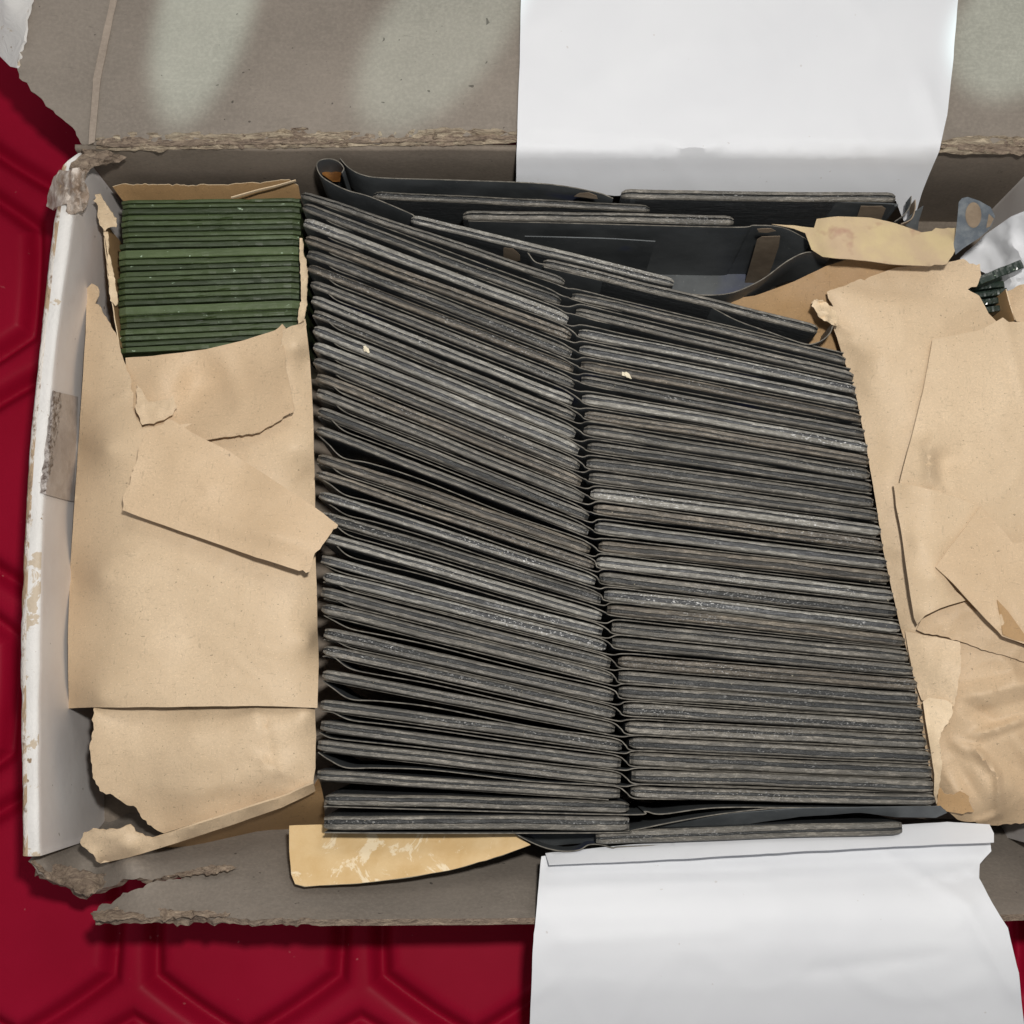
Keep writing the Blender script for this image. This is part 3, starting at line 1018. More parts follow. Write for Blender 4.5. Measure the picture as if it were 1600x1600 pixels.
r = make_plate(972, 292, 309, 1401, 296, 316,   .0640, 'plain', "loose black plate against the white paper at the back, with a tan patch", "loose plates behind the stacks", 201)
ribbon("backing_sheet", [(985, 311, .0625), (1200, 313, .0625), (1385, 318, .0625), (1398, 322, .062)], DP, SHEET, r, seed=90)
a_, n_ = vplane((985, 311), (1385, 318), .0625)
patch("tan_patch", [(1345, 322), (1378, 322), (1384, 326), (1370, 362), (1335, 352)], a_, n_, r, .0012)
r = make_plate(583, 296, 309, 1015, 316, 332, .0620, 'plain', "loose black plate edge running behind the left stack under a curled sheet", "loose plates behind the stacks", 202)
ribbon("backing_sheet", [(531, 247, .066), (545, 262, .066), (566, 273, .066), (600, 278, .065), (700, 281, .0645), (850, 287, .0645), (930, 300, .064), (958, 310, .063)], .020, SHEET, r, n=8, seed=91, edge=SEDGE)
a_, n_ = vplane((850, 290), (958, 312), .064)
patch("tan_patch", [(897, 307), (905, 302), (920, 301), (932, 306), (934, 311)], a_, n_, r, .0010)
r = make_plate(723, 326, 343, 1148, 333, 352, .0632, 'plain', "loose black plate with a wide dark face and tan strip, behind the right stack", "loose plates behind the stacks", 203)
ribbon("backing_sheet", [(732, 345, .0615), (900, 349, .0615), (1140, 355, .0618), (1180, 352, .062), (1225, 356, .061), (1268, 378, .056)], .0575, SHEET, r, seed=92, edge=SEDGE)
a_, n_ = vplane((900, 349), (1260, 360), .0615)
patch("tan_patch", [(1183, 374), (1190, 370), (1219, 369), (1217, 385), (1203, 425), (1193, 452), (1160, 456)], a_, n_, r, .0022)
patch("tan_patch", [(1183, 358), (1205, 357), (1212, 361), (1198, 364), (1186, 363)], a_, n_, r, .0022)
ribbon("divider_sheet", [(820, 369, .0600), (900, 371, .0598), (960, 373, .0598), (1024, 377, .0596)], .045, SHEET, r, seed=97)
sheet("floor_flap", ragged([(985, 405), (1215, 405), (1200, 470), (1150, 482), (1000, 470)], set(), seed=4), lambda x, y: .0115, SHEET, r, step=12, thick=.0004, crumple=.0004)
r = make_plate(640, 331, 347, 1056, 432, 449, .0655, 'silver', "long loose black plate slanting from the curled end down to the right stack", "loose plates behind the stacks", 204, -.1)
cpth = [(505, 290, .066), (497, 272, .0665), (494, 258, .067), (502, 249, .067), (516, 248, .067), (530, 256, .067), (538, 270, .067), (534, 286, .0665), (530, 292, .066)]
ribbon("backing_sheet", [(534, 270, .0668), (537, 262, .067), (528, 252, .067), (514, 248, .067), (499, 251, .067), (495, 260, .067), (502, 275, .0665), (520, 287, .066), (545, 298, .0655), (580, 308, .065), (640, 333, .0648), (660, 343, .0645), (760, 367, .0648),
                          (790, 376, .064), (820, 390, .063), (838, 410, .063), (870, 414, .062)], .030, SHEET, r, n=8, seed=93, edge=SEDGE)
# amber inside of the curl
cv = [P(x, y, .058) for x, y in ((498, 256), (505, 251), (516, 250), (528, 257), (534, 268), (531, 284), (520, 284), (504, 273))]
cc = sum(cv, Vector()) / len(cv)
link("curl_lining", cv + [cc + Vector((0, 0, -.002))], [(i, (i + 1) % 8, 8) for i in range(8)][::-1], AMBER, r)
a_, n_ = vplane((760, 369), (830, 396), .0645)
patch("tan_patch", [(778, 390), (788, 387), (802, 389), (812, 398), (813, 407), (800, 410), (786, 404), (779, 397)], a_, n_, r, .0008)
r = make_plate(848, 400, 416, 1280, 505, 523, .0635, 'plain', "slanting black plate with a U-shaped curled tail beside the right parcel", "loose plates behind the stacks", 205)
ribbon("backing_sheet", [(850, 417, .0625), (1000, 452, .0625), (1080, 466, .0625), (1150, 500, .062), (1200, 518, .062), (1240, 532, .062), (1262, 538, .0625), (1282, 533, .063), (1297, 520, .0635), (1302, 504, .064)], .018, SHEET, r, n=8, seed=94, edge=SEDGE)
ribbon("divider_sheet", [(1055, 456, .0620), (1100, 461, .062), (1145, 457, .0622), (1190, 437, .0626), (1230, 408, .063), (1262, 394, .063), (1300, 398, .0622)], .030, SHEET, r, n=8, seed=95, edge=SEDGE)
r = make_plate(930, 1300, 1320, 1414, 1282, 1306, .0620, 'plain', "black plate lying loose across the white paper at the front", "loose plates in front of the stacks", 206)
ribbon("backing_sheet", [(800, 1299, .060), (820, 1311, .060), (850, 1324, .0595), (880, 1330, .0595), (905, 1328, .0595), (920, 1320, .059), (940, 1320, .0585), (958, 1325, .0585), (975, 1323, .058), (1100, 1318, .0575), (1300, 1311, .057), (1345, 1312, .057), (1360, 1307, .057),
                          (1412, 1306, .057)], .012, SHEET, r, n=8, seed=96, edge=SEDGE)
# the dark sheet between that plate and the stack
zz = rbf([(860, 1300, .052), (985, 1298, .056), (1140, 1275, .060), (1300, 1266, .061), (1480, 1268, .060), (1470, 1282, .057), (1300, 1280, .056), (1000, 1305, .052), (1350, 1278, .0575)])
out = ragged([(985, 1299), (1060, 1285), (1140, 1272), (1240, 1264), (1350, 1262), (1470, 1260), (1480, 1270), (1462, 1278), (1400, 1277), (1345, 1270), (1250, 1276), (1000, 1310), (860, 1322), (800, 1300)], set(), seed=3)
sheet("dark_flap", out, zz, SHEET, r, step=10, thick=.0003, crumple=.0004)

# ------------------------------------------------------------------ yellow card and stained tab
yz = rbf([(452, 1298, .050), (458, 1380, .058), (560, 1380, .0575), (700, 1360, .056), (830, 1326, .056), (800, 1290, .054), (600, 1290, .050)])
out = ragged([(452, 1290), (452, 1330), (455, 1366), (461, 1381), (476, 1385), (560, 1380), (640, 1370), (700, 1360), (760, 1344), (810, 1327), (829, 1320), (800, 1300), (790, 1285), (600, 1285)], set(), seed=8)
yc = sheet("yellow_card", out, yz, YELLOW, None, step=9, thick=.0006, crumple=.0005, cscale=.015, seed=5, rim=CHIP)
tag(yc, "curved yellow stained card with white blotches under the lowest left plates", "card")

tab = thing("stained_paper_tab", P(1380, 380, .068), "yellowed stained paper tab with a grey oval-marked tip, over the right parcel", "paper tab")
tz = rbf([(1270, 345, .066), (1275, 395, .068), (1300, 341, .070), (1330, 350, .0705), (1400, 345, .069), (1495, 365, .0675), (1490, 410, .0725), (1400, 405, .0735), (1300, 395, .0725), (1500, 385, .071)])
out = ragged([(1206, 350), (1240, 352), (1272, 356), (1276, 342), (1310, 338), (1360, 340), (1400, 349), (1440, 363), (1456, 361), (1462, 356), (1494, 356), (1490, 380), (1492, 392), (1480, 412), (1455, 415), (1400, 413), (1340, 406), (1285, 401), (1268, 390), (1258, 364), (1240, 357)],
             {8, 9, 11, 12, 13}, amp=1.5, seed=6)
sheet("stained_strip", out, tz, TAB, tab, step=8, thick=.0003, crumple=.0006, seed=15, rim=KEDGE,
      creases=[crease(1298, 370, 1335, 340, .0012, 8), crease(1296, 366, 1304, 396, -.0008, 8)])
gz = rbf([(1500, 312, .078), (1550, 340, .077), (1492, 395, .068), (1500, 360, .072), (1540, 360, .073)])
out = ragged([(1498, 316), (1503, 310), (1512, 308), (1530, 314), (1548, 324), (1555, 338), (1548, 356), (1530, 372), (1505, 388), (1493, 398), (1490, 382), (1495, 350)], set(), seed=4)
n = NT("grey_tab_film"); n.col(n.mix(n.ramp(n.noise(300, 4, .6), .4, .7), srgb(92, 100, 108), srgb(122, 128, 132))); n.rough(.5)
gt = sheet("grey_tip", out, gz, n.m, tab, step=6, thick=.0003, crumple=.0002, seed=3)
ov = [(1521 + 12.5 * math.cos(a), 336 + 20 * math.sin(a)) for a in [k * math.pi / 10 for k in range(20)]]
sheet("oval_patch", ov, lambda x, y: gz(x, y) + .0004, PATCH, gt, step=6, thick=.0001, crumple=0)
sheet("oval_patch", [(1545, 334), (1553, 342), (1547, 354), (1541, 356)], lambda x, y: gz(x, y) + .0004, PATCH, gt, step=6, thick=.0001, crumple=0)
# little curled shreds behind the tab
sh = thing("torn_shreds", P(1410, 335, .05), "small curled grey shreds of torn film beside the white paper at the back", "scrap")
ribbon("shred", [(1398, 346, .062), (1412, 336, .063), (1422, 322, .064), (1424, 306, .065)], .006, SHEET, sh, seed=1, edge=SEDGE)
ribbon("shred", [(1408, 350, .062), (1424, 342, .063), (1430, 326, .064), (1430, 312, .064)], .006, PATCH, sh, seed=2)
sheet("shred", [(1410, 350), (1428, 332), (1443, 322), (1436, 345), (1434, 360)], rbf([(1410, 350, .060), (1443, 322, .064), (1434, 360, .057)]), SHEET, sh, step=6)


# ------------------------------------------------------------------ green glass plates
gy = [311, 318, 325, 335, 345, 354, 362.5, 371, 379, 389, 405, 415, 423.5, 433, 441, 450, 460, 468.5, 478, 494, 505, 514, 525, 534, 542.5, 553]


def glass_plate(xl, yl0, yl1, xr, yr0, yr1, zt, mat, label, group, seed, depth=.05):
    A = P(xl, (yl0 + yl1) / 2, zt); B = P(xr, (yr0 + yr1) / 2, zt)
    d = B - A; ang = math.atan2(d.y, d.x); L = d.length
    t = ((yl1 - yl0) + (yr1 - yr0)) / 2 * (CP.z - zt) / F
    n = 24
    V = []; Fc = []
    tz = (random.random() - .5) * .0022
    prof = [(-1, -depth), (-1, -.0005), (-.86, -.0001), (-.3, 0), (.3, 0.00002), (.86, -.00008), (1, -.0005), (1, -depth)]
    for i in range(n + 1):
        s = i / n
        wv = noise.noise((s * 5, seed, 2)) * .00012
        cz_ = noise.noise((s * 17, seed, 8)) * .00018
        chip = -max(0, noise.noise((s * 25, seed, 5)) - .3) * .0015
        for k, (a, z) in enumerate(prof):
            V.append(((s - .5) * L, a * t / 2 * .93 + wv, z + tz * (s - .5) - (.0012 if i in (0, n) and z > -.01 else 0) + (cz_ + (chip if k in (1, 2, 5) else 0) if z > -.01 else 0)))
        if i:
            o = (i - 1) * 8
            for k in range(7): Fc.append((o + k, o + 8 + k, o + 9 + k, o + 1 + k))
    Fc.append(tuple(reversed(range(8)))); Fc.append(tuple(range(n * 8, n * 8 + 8)))
    me = bpy.data.meshes.new("glass_plate")
    me.from_pydata(V, [], Fc); me.materials.append(mat)
    me.polygons.foreach_set("use_smooth", [False] * len(Fc))
    o = bpy.data.objects.new("glass_plate", me)
    COL.objects.link(o)
    o.location = (A + B) / 2; o.rotation_euler = (0, 0, ang)
    return tag(o, label, "glass plate", group)


ng = len(gy) - 1
for i in range(ng):
    wide = gy[i + 1] - gy[i] > 13
    y0, y1 = gy[i] + .3, gy[i + 1] - .3
    xl = 189 if i < 8 else (184 if i < 20 else 186)
    sl = lambda y: -2 - 13 * (y - 311) / 240
    z = .0530 + random.uniform(-.0009, .0009) + (.0010 if wide else 0)
    base = "wide pale green" if wide else ("dark green" if i % 3 == 2 else "green")
    if i == 0: pl = "topmost of the stack in the left wrapper"
    elif i == ng - 1: pl = "bottommost seen in the left wrapper, against the paper flap"
    elif i < 13: pl = ORD[i] + " from the top of the left wrapper stack"
    else: pl = ORD[ng - 1 - i] + " from the bottom of the left wrapper stack"
    glass_plate(xl + random.uniform(-2, 2), y0, y1, 468 + random.uniform(-2, 2), y0 + sl(y0), y1 + sl(y1), z, GREEN[1] if wide else (GREEN[2] if i % 3 == 2 else GREEN[0]),
                base + " glass plate, " + pl, "green glass plates in the left wrapper", i + 300)

# ------------------------------------------------------------------ left kraft wrapper
kl = thing("paper_wrapper", P(310, 850, FLO), "torn brown kraft wrapper open around the green glass, at the left of the box", "wrapper")
T = .0605
kz = rbf([(150, 450, .050), (135, 470, .046), (165, 560, .055), (122, 700, .042), (112, 900, .041), (107, 1100, .041), (163, 700, .0585), (156, 900, .059), (154, 1090, .059), (136, 800, .052), (131, 1000, .052), (200, 600, .058), (205, 800, T),
          (300, 800, T + .001), (300, 1000, T), (460, 700, T), (465, 900, T), (465, 1090, T), (462, 540, T), (480, 700, .0585), (484, 1000, .0585), (491, 750, .0515), (497, 1000, .0510), (440, 512, .0585), (470, 500, .057), (480, 560, .054), (488, 600, .052),
          (330, 690, .058), (300, 1102, .0615)], c=8)
out = ragged([(136, 450), (143, 443), (152, 448), (154, 462), (148, 474), (158, 482), (172, 505), (184, 530), (192, 560), (205, 600), (212, 650), (222, 668), (318, 660), (352, 655), (400, 648), (425, 640), (436, 628), (442, 615), (440, 600), (436, 580), (436, 548), (441, 515),
              (462, 508), (477, 498), (484, 560), (489, 640), (492, 760), (494, 900), (498, 1040), (496, 1106), (400, 1103), (250, 1105), (150, 1105), (107, 1107), (106, 1000), (110, 880), (118, 760), (126, 640), (134, 520)],
             {0, 1, 2, 3, 4, 5, 6, 7, 8, 9, 10, 12, 13, 14, 15, 16, 17, 18, 19, 20, 21, 22}, amp=1.7, step=5, seed=71)
sheet("wrapper_panel", out, kz, KRAFT, kl, step=6, thick=.0003, crumple=.0004, cscale=.011, seed=7, rim=KEDGE, facet=.0004, cell=125,
      creases=[crease(205, 900, 330, 880, .0005, 30), crease(140, 650, 200, 610, .0009, 12), crease(165, 870, 215, 862, .0007, 10), crease(150, 1000, 470, 1015, .0004, 40)])
# inner layer folded down over the lower end of the glass
iz = rbf([(198, 556, .0560), (320, 545, .0575), (440, 508, .0580), (460, 640, .0650), (320, 688, .0640), (400, 676, .0648), (450, 580, .0635), (215, 600, .0565), (210, 700, .057), (330, 600, .0530), (300, 620, .0545), (400, 600, .0590), (430, 560, .0600), (250, 590, .059)], c=8)
out = ragged([(196, 559), (240, 556), (320, 546), (380, 532), (430, 516), (441, 506), (446, 512), (444, 548), (447, 580), (455, 610), (460, 640), (440, 655), (425, 664), (400, 676), (352, 682), (318, 688), (280, 690), (205, 680), (200, 610)], {4, 5, 6, 7, 8, 9, 10, 11, 12, 13}, amp=1.4, step=5, seed=73)
inn = sheet("torn_flap", out, iz, KRAFT2, kl, step=10, thick=.0003, crumple=.0005, cscale=.02, seed=17, rim=KEDGE, facet=.0005, cell=90, creases=[crease(320, 550, 290, 640, -.0012, 26), crease(345, 548, 380, 640, .0012, 22)])
out = ragged([(214, 600), (232, 628), (262, 625), (270, 618), (277, 636), (270, 648), (256, 656), (240, 662), (222, 664), (212, 640)], 'all', amp=1.4, step=5, seed=75)
sheet("torn_flap", out, rbf([(214, 600, .0605), (277, 636, .0615), (240, 662, .0625), (222, 664, .0625)]), KRAFT, kl, step=6, thick=.0003, crumple=.0010, cscale=.05, seed=18, rim=KEDGE)
# folded strip lying diagonally
sz = rbf([(190, 798, .0690), (222, 670, .0685), (268, 656, .0680), (528, 822, .0715), (485, 893, .0715), (350, 850, .0700), (380, 735, .0670), (330, 760, .0700), (200, 740, .0695), (230, 745, .0690), (430, 830, .0730)], c=10)
out = ragged([(191, 797), (194, 772), (205, 745), (215, 715), (218, 695), (224, 682), (238, 670), (250, 664), (262, 655), (271, 657), (300, 676), (360, 706), (430, 752), (480, 785), (505, 802), (528, 820), (518, 832), (508, 846), (500, 858), (490, 870), (484, 893), (462, 890), (400, 871),
              (300, 836), (220, 808), (197, 799)], {0, 1, 2, 3, 4, 5, 6, 7, 8, 15, 16, 17, 18, 19, 20}, amp=1.7, step=5, seed=77)
sheet("folded_strip", out, sz, KRAFT2, kl, step=9, thick=.0005, crumple=.0005, cscale=.014, seed=19, rim=KEDGE, facet=.0005, cell=110, creases=[crease(300, 800, 480, 850, .0010, 26), crease(260, 750, 300, 700, .0006, 30)])
# lower panel, folded end
lz_ = rbf([(150, 1090, .050), (400, 1088, .050), (300, 1088, .050), (150, 1112, .055), (142, 1200, .052), (160, 1240, .050), (220, 1270, .047), (256, 1300, .046), (400, 1110, .058), (300, 1150, .0575), (480, 1110, .058), (300, 1230, .055), (300, 1290, .050), (400, 1262, .052), (430, 1180, .0578), (488, 1222, .054), (493, 1150, .053),
           (489, 1090, .048), (410, 1170, .0580), (425, 1205, .0585)], c=6)
out = ragged([(148, 1098), (146, 1130), (141, 1160), (142, 1190), (150, 1225), (156, 1236), (172, 1240), (190, 1252), (213, 1262), (220, 1276), (236, 1290), (256, 1302), (300, 1288), (360, 1276), (420, 1256), (470, 1238), (489, 1226), (493, 1200), (494, 1150), (492, 1096)],
             {0, 1, 2, 3, 4, 5, 6, 7, 8, 9, 10}, amp=1.8, step=5, seed=79)
sheet("lower_panel", out, lz_, KRAFT, kl, step=9, thick=.0003, crumple=.0005, cscale=.016, seed=23, rim=KEDGE, facet=.0008, cell=90,
      creases=[crease(412, 1108, 426, 1200, -.0012, 7), crease(426, 1200, 486, 1224, .0012, 8), crease(390, 1172, 428, 1204, .0010, 6), crease(300, 1240, 470, 1190, .0008, 22), crease(426, 1205, 424, 1232, -.0008, 6)])
# rolled hem and torn pale end
rz = rbf([(125, 1310, .056), (150, 1348, .054), (205, 1292, .0575), (236, 1310, .056), (260, 1322, .0555), (490, 1226, .0600), (490, 1237, .0545), (400, 1258, .0595), (400, 1276, .0535), (200, 1322, .0580), (200, 1340, .0530), (300, 1294, .059), (300, 1308, .0535), (160, 1350, .050)], c=6)
out = ragged([(126, 1312), (130, 1302), (150, 1296), (170, 1296), (204, 1289), (212, 1300), (238, 1310), (270, 1300), (330, 1281), (400, 1258), (450, 1242), (490, 1224), (493, 1236), (440, 1262), (380, 1283), (320, 1303), (260, 1322), (200, 1340), (157, 1349), (140, 1332), (128, 1322)],
             {0, 1, 2, 3, 4, 5, 18, 19, 20}, amp=1.8, step=5, seed=81)
sheet("rolled_hem", out, rz, KRAFT, kl, step=6, thick=.0006, crumple=.0009, cscale=.03, seed=27)
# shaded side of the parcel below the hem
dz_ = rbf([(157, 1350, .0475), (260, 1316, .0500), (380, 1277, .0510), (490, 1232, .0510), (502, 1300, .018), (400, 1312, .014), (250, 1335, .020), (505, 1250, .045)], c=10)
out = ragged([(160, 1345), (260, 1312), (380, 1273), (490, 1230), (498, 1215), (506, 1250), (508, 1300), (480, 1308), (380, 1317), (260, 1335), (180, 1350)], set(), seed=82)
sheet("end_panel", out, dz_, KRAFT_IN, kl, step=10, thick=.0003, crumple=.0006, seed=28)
# side of the parcel, seen in the hole beside the glass and behind it
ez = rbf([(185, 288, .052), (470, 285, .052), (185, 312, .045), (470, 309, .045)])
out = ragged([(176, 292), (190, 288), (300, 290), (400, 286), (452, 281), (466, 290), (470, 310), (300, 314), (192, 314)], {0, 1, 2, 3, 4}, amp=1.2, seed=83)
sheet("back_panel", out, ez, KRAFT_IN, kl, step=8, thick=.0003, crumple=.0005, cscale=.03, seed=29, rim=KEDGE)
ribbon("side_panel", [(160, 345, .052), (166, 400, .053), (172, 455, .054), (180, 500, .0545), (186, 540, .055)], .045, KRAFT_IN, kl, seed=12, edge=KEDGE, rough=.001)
out = ragged([(148, 304), (156, 303), (164, 316), (172, 330), (182, 342), (182, 355), (172, 355), (164, 362), (156, 352), (152, 335), (153, 322), (146, 314)], 'all', amp=1.2, step=4, seed=84)
sheet("torn_scrap", out, rbf([(150, 305, .062), (182, 350, .058), (160, 360, .056)]), KEDGE, kl, step=6, thick=.0004, crumple=.0009, cscale=.05, seed=30)
out = ragged([(163, 362), (168, 362), (172, 400), (180, 440), (184, 470), (180, 478), (172, 470), (170, 430)], {1, 2, 3, 4, 5, 6, 7}, amp=1.2, step=4, seed=85)
sheet("torn_scrap", out, lambda x, y: .0555, KEDGE, kl, step=5, thick=.0004, crumple=.0012, cscale=.06, seed=31)
out = ragged([(468, 372), (472, 372), (473, 395), (478, 410), (480, 440), (478, 480), (474, 500), (466, 506), (466, 490), (471, 470), (470, 430), (468, 400)], 'all', amp=.9, step=4, seed=86)
sheet("torn_scrap", out, rbf([(470, 372, .060), (478, 440, .061), (470, 500, .060)]), KEDGE, kl, step=5, thick=.0004, crumple=.0009, cscale=.06, seed=32)
ribbon("torn_scrap", [(361, 308, .0555), (400, 297, .056), (430, 290, .0565), (462, 281, .057)], .0012, KEDGE, kl, seed=13)

# ------------------------------------------------------------------ right kraft parcel
kr = thing("paper_parcel", P(1480, 850, FLO), "crumpled brown kraft paper parcel with overlapping torn flaps at the right of the box", "parcel")
az = rbf([(1275, 480, .058), (1300, 460, .062), (1400, 430, .061), (1480, 405, .060), (1530, 420, .060), (1560, 500, .058), (1320, 560, .055), (1340, 620, .056), (1300, 510, .060), (1360, 600, .0600), (1375, 560, .0625), (1450, 560, .063), (1385, 740, .0595), (1358, 700, .056), (1386, 880, .056),
          (1410, 860, .060), (1425, 980, .058), (1402, 960, .055), (1440, 700, .062), (1475, 800, .061), (1480, 1000, .061), (1438, 1060, .050), (1460, 1200, .052), (1480, 1100, .060), (1700, 600, .060), (1700, 1000, .060), (1500, 1290, .052), (1700, 1290, .052), (1550, 1150, .061), (1470, 1260, .052)], c=8)
out = ragged([(1270, 480), (1268, 472), (1276, 467), (1290, 472), (1302, 479), (1294, 466), (1292, 456), (1310, 449), (1360, 432), (1400, 418), (1440, 414), (1490, 408), (1505, 404), (1515, 412), (1531, 412), (1533, 430), (1526, 448), (1512, 452), (1530, 462), (1545, 490), (1560, 505), (1700, 520), (1700, 1010), (1436, 1000), (1408, 985), (1394, 925), (1380, 860), (1366, 770), (1354, 700),
              (1338, 620), (1318, 560), (1308, 528), (1300, 505), (1285, 492)], {0, 1, 2, 3, 4, 5, 6, 7, 12, 13, 14, 15, 16, 17}, amp=1.6, step=5, seed=91)
sheet("wrapper_panel", out, az, KRAFT, kr, step=8, thick=.0003, crumple=.0006, cscale=.011, seed=37, rim=KEDGE, facet=.0006, cell=110,
      creases=[crease(1340, 450, 1560, 470, -.0008, 20), crease(1300, 500, 1330, 520, .0012, 8), crease(1470, 500, 1540, 460, .0008, 20)])
# crumpled rolled bit of torn edge
out = ragged([(1268, 478), (1272, 468), (1290, 472), (1306, 486), (1312, 500), (1308, 510), (1292, 502), (1278, 494)], 'all', amp=1.5, step=4, seed=92)
sheet("torn_scrap", out, lambda x, y: .0655, KEDGE, kr, step=5, thick=.0004, crumple=.0018, cscale=.05, seed=38, creases=[crease(1275, 478, 1305, 500, .0012, 6)])
# shaded side of the parcel at the back left
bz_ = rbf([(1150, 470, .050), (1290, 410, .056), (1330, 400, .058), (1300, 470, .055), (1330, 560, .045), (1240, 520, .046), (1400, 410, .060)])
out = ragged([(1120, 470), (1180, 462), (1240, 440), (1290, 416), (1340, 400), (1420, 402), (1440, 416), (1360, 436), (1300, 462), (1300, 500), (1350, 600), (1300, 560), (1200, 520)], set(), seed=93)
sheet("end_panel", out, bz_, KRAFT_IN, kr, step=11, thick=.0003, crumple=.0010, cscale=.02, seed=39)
# overlapping upper sheet
uz = rbf([(1457, 531, .0655), (1575, 498, .0665), (1600, 505, .066), (1448, 600, .0655), (1430, 680, .066), (1405, 755, .0660), (1480, 640, .0672), (1600, 700, .068), (1700, 600, .068), (1480, 765, .068), (1530, 800, .068), (1600, 850, .0665), (1455, 700, .0700), (1450, 745, .0705), (1475, 720, .0660)], c=8)
out = ragged([(1457, 531), (1490, 524), (1530, 516), (1555, 503), (1567, 496), (1576, 503), (1590, 503), (1700, 500), (1700, 900), (1480, 900), (1404, 780), (1406, 752), (1418, 705), (1430, 660), (1440, 620), (1449, 575)], set(), amp=1, seed=94)
sheet("upper_sheet", out, uz, KRAFT, kr, step=8, thick=.0003, crumple=.0006, cscale=.012, seed=40, rim=KEDGE, facet=.0006, cell=120,
      creases=[crease(1452, 690, 1455, 750, .0030, 14), crease(1445, 670, 1480, 765, -.0012, 12), crease(1470, 760, 1560, 720, .0007, 22), crease(1570, 500, 1600, 620, .0008, 10)])
# rolled flap below it
oz = rbf([(1396, 755, .0665), (1430, 975, .0655), (1420, 760, .0700), (1455, 770, .0725), (1485, 775, .0715), (1455, 900, .0725), (1445, 965, .0690), (1480, 950, .070), (1508, 938, .0695), (1530, 790, .070), (1490, 860, .070), (1415, 850, .0680), (1432, 850, .0710)], c=6)
out = ragged([(1396, 756), (1402, 754), (1425, 758), (1455, 765), (1480, 772), (1510, 784), (1534, 792), (1510, 840), (1480, 880), (1475, 900), (1495, 925), (1510, 938), (1470, 950), (1445, 962), (1433, 976), (1428, 965), (1418, 900), (1408, 830), (1400, 790)], set(), seed=95)
sheet("rolled_flap", out, oz, KRAFT, kr, step=9, thick=.0003, crumple=.0005, cscale=.014, seed=43, rim=KEDGE, facet=.0007, cell=100)
# diamond flap
dz2 = rbf([(1530, 792, .0715), (1463, 885, .0735), (1562, 992, .0745), (1585, 848, .0730), (1700, 1000, .075), (1600, 900, .0735), (1560, 935, .0740)])
out = ragged([(1533, 790), (1548, 808), (1570, 832), (1585, 850), (1620, 840), (1710, 830), (1710, 1060), (1640, 1025), (1600, 1006), (1566, 994), (1520, 945), (1490, 912), (1462, 886), (1480, 860), (1505, 828)], set(), seed=96)
sheet("pointed_flap", out, dz2, KRAFT2, kr, step=10, thick=.0004, crumple=.0006, cscale=.015, seed=44, rim=KEDGE, facet=.0008, cell=110, creases=[crease(1558, 936, 1566, 990, .0010, 6), crease(1560, 938, 1600, 985, -.0010, 7)])
out = [(1558, 937), (1575, 955), (1600, 990), (1612, 1004), (1586, 1000), (1567, 992)]
sheet("pointed_flap", out, lambda x, y: .0752, KRAFT_IN, kr, step=8, thick=.0002, crumple=.0004, seed=45)
# middle band under the diamond
mz = rbf([(1432, 985, .0620), (1508, 940, .0665), (1600, 1030, .0665), (1440, 978, .063), (1700, 1060, .067), (1560, 1000, .0675)])
out = ragged([(1432, 984), (1440, 968), (1470, 952), (1510, 940), (1545, 970), (1570, 996), (1700, 1050), (1700, 1080), (1600, 1034), (1570, 1024), (1540, 1016), (1500, 1002), (1470, 994), (1445, 990)], {8, 9, 10, 11, 12}, amp=1.4, seed=97)
sheet("middle_sheet", out, mz, KRAFT2, kr, step=7, thick=.0004, crumple=.0006, cscale=.02, seed=46, rim=KEDGE, facet=.0012, cell=80)
# crumpled lower part
cz2 = rbf([(1410, 985, .056), (1425, 1060, .054), (1440, 1150, .054), (1462, 1250, .050), (1500, 1000, .0620), (1500, 1100, .0625), (1600, 1050, .0630), (1600, 1150, .0610), (1520, 1180, .059), (1560, 1240, .060), (1500, 1250, .056), (1500, 1288, .050), (1560, 1290, .048), (1640, 1285, .05), (1700, 1100, .063), (1480, 1270, .053)], c=8)
out = ragged([(1408, 984), (1450, 985), (1600, 1020), (1710, 1040), (1710, 1290), (1600, 1286), (1560, 1290), (1510, 1284), (1490, 1275), (1470, 1262), (1463, 1240), (1452, 1200), (1440, 1140), (1430, 1080), (1418, 1020)], {5, 6, 7, 8}, amp=1.6, seed=98)
sheet("crumpled_panel", out, cz2, KRAFT2, kr, step=5, thick=.0003, crumple=.0007, cscale=.010, seed=47, rim=KEDGE, facet=.0010, cell=150, sharp=.5,
      creases=[crease(1510, 1090, 1640, 1060, .0032, 26), crease(1500, 1095, 1560, 1130, -.0020, 20), crease(1520, 1150, 1600, 1125, .0022, 12), crease(1560, 1180, 1640, 1240, -.0020, 26), crease(1490, 1160, 1545, 1190, .0016, 14),
               crease(1520, 1165, 1558, 1210, .0022, 9), crease(1558, 1210, 1562, 1272, .0024, 9), crease(1500, 1200, 1530, 1250, -.0018, 18), crease(1600, 1080, 1560, 1020, .0014, 20), crease(1440, 1130, 1500, 1250, .0010, 20),
               crease(1562, 1272, 1520, 1286, .0016, 8), crease(1580, 1140, 1620, 1200, .0016, 18)])
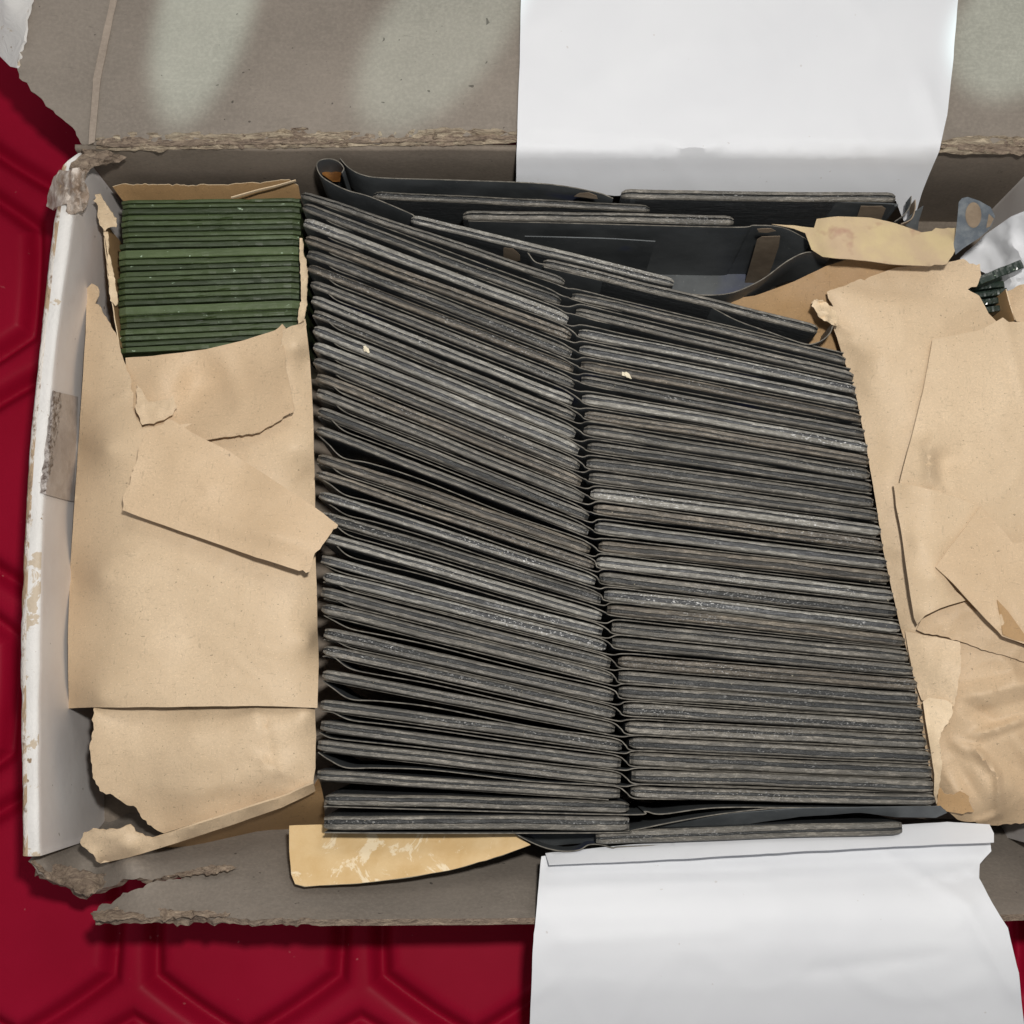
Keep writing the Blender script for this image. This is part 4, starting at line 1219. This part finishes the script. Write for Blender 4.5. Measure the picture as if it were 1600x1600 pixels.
# pale tongue and inner ragged layer
tz2 = rbf([(1445, 1092, .0630), (1485, 1100, .0655), (1488, 1120, .0655), (1470, 1145, .0650), (1455, 1160, .063), (1470, 1200, .062), (1462, 1240, .058), (1468, 1262, .055)])
out = ragged([(1442, 1096), (1452, 1090), (1475, 1093), (1485, 1098), (1489, 1112), (1482, 1130), (1470, 1145), (1468, 1155), (1471, 1180), (1470, 1210), (1466, 1235), (1464, 1262), (1459, 1240), (1460, 1210), (1452, 1160), (1446, 1125)], {2, 3, 4, 5, 6, 7, 8, 9, 10}, amp=1.3, step=4, seed=99)
sheet("pale_tongue", out, tz2, KEDGE, kr, step=6, thick=.0003, crumple=.0006, cscale=.03, seed=48)
out = ragged([(1466, 1225), (1476, 1240), (1490, 1242), (1500, 1236), (1514, 1244), (1516, 1256), (1522, 1268), (1505, 1272), (1480, 1268), (1464, 1262)], {0, 1, 2, 3, 4, 5, 6}, amp=1.2, step=4, seed=100)
sheet("torn_scrap", out, rbf([(1466, 1225, .057), (1522, 1268, .0585), (1480, 1268, .056)]), KRAFT_IN, kr, step=6, thick=.0003, crumple=.0004, seed=49, rim=KEDGE)
out = ragged([(1414, 986), (1500, 1003), (1502, 1030), (1498, 1060), (1496, 1085), (1490, 1104), (1440, 1094), (1428, 1060), (1420, 1020)], {1, 2, 3, 4}, amp=1.3, step=4, seed=101)
sheet("inner_layer", out, rbf([(1426, 990, .0590), (1500, 1003, .0650), (1490, 1104, .0650), (1445, 1080, .0600), (1470, 1040, .0645)]), KRAFT, kr, step=8, thick=.0003, crumple=.0006, seed=50, rim=KEDGE)

# green glass showing through the right parcel
for i, (x0, ya, yb, x1, yc_, yd, lab) in enumerate([
    (1528, 431, 447, 1600, 403, 418, "dark green glass plate sticking out slanting beside the right wall of the box"),
    (1500, 446, 457, 1572, 436, 448, "dark green glass plate, topmost of those in the hole of the right parcel"),
    (1504, 458, 469, 1576, 448, 459, "dark green glass plate, second from the top in the hole of the right parcel"),
    (1510, 470, 481, 1580, 460, 471, "dark green glass plate, second from the bottom in the hole of the right parcel"),
    (1516, 482, 493, 1584, 472, 483, "dark green glass plate, bottommost in the hole of the right parcel")]):
    glass_plate(x0, ya, yb, x1, yc_, yd, .056 + (.004 if i == 0 else -.003), GDARK, lab, "green glass plates in the right parcel", 400 + i, depth=.04)
ribbon("side_panel", [(1572, 452, .060), (1578, 475, .061), (1586, 500, .0615)], .04, KRAFT_IN, kr, seed=14, edge=KEDGE)
out = ragged([(1572, 455), (1600, 444), (1660, 430), (1700, 520), (1588, 502), (1578, 480)], {0}, amp=1.2, seed=102)
sheet("side_panel", out, rbf([(1572, 455, .058), (1600, 444, .062), (1700, 520, .062), (1588, 502, .062)]), KRAFT2, kr, step=8, thick=.0003, crumple=.0008, cscale=.03, seed=51, rim=KEDGE)
# crumpled white paper at the right back corner
wp = sheet("crumpled_white_paper", ragged([(1500, 404), (1540, 366), (1580, 338), (1600, 330), (1680, 300), (1700, 440), (1600, 450), (1568, 460), (1545, 430), (1510, 412)], set(), seed=3),
           rbf([(1500, 404, .036), (1600, 330, .062), (1700, 320, .068), (1568, 460, .045), (1600, 440, .050), (1560, 390, .045)]), WHITE, None, step=9, thick=.0002, crumple=.0008, cscale=.014, seed=61, facet=.0040, cell=60,
           creases=[crease(1555, 370, 1600, 400, .003, 14), crease(1580, 340, 1580, 440, .002, 12)])
tag(wp, "crumpled white paper in the back right corner of the box behind the grey tab tip", "paper")

# ------------------------------------------------------------------ crumbs
def crumb(px, py, z, r, label, seed, el=1.6, ang=0.4, mat=CHIP):
    bm = bmesh.new()
    bmesh.ops.create_icosphere(bm, subdivisions=2, radius=1)
    for v in bm.verts:
        k = 1 + noise.noise(v.co * 1.6 + Vector((seed, 0, 0))) * .7
        v.co = Vector((v.co.x * el * k, v.co.y * k * .8, v.co.z * .45 * k)) * r
    me = bpy.data.meshes.new("paper_crumb")
    bm.to_mesh(me); bm.free()
    me.materials.append(mat)
    o = bpy.data.objects.new("paper_crumb", me)
    COL.objects.link(o)
    o.location = P(px, py, z); o.rotation_euler = (0, 0, -ang)
    tag(o, label, "crumb", "pale crumbs on the plates")


crumb(572, 546, .0662, .00085, "pale pointed crumb lying on the left stack", 1, ang=.8)
crumb(979, 586, .0655, .00095, "cream ragged crumb lying on the right stack", 2, ang=.5)

# fine grit scattered along the plate edges
rnd = random.Random(99)
V = []; Fc = []
for k in range(900):
    side = rnd.random() < .6
    T_ = LEFT if side else RIGHT
    zs = zL if side else zR_
    i = rnd.randrange(len(T_))
    if side and i not in silverL and rnd.random() < .45: i = rnd.choice(sorted(silverL))
    xl, a, b, xr, c, d_ = T_[i]
    t = rnd.uniform(.02, .98); u = rnd.uniform(.1, .95)
    p = P(xl + (xr - xl) * t, a + (c - a) * t + ((b - a) + ((d_ - c) - (b - a)) * t) * u, zs[i])
    r_ = rnd.uniform(.00006, .00016) * (1.8 if rnd.random() < .06 else 1)
    o = len(V)
    for dx, dy, dz in ((1, 0, 0), (-.6, .7, 0), (-.5, -.8, 0), (0, 0, 1.0), (0, 0, -1)):
        V.append(p + Vector((dx * rnd.uniform(.7, 1.6), dy, dz)) * r_)
    Fc += [(o, o + 1, o + 3), (o + 1, o + 2, o + 3), (o + 2, o, o + 3), (o + 1, o, o + 4), (o + 2, o + 1, o + 4), (o, o + 2, o + 4)]
g = link("grit", V, Fc, CHIP, None, smooth=False)
tag(g, "fine white grit scattered over the plate edges", "grit", kind="stuff")
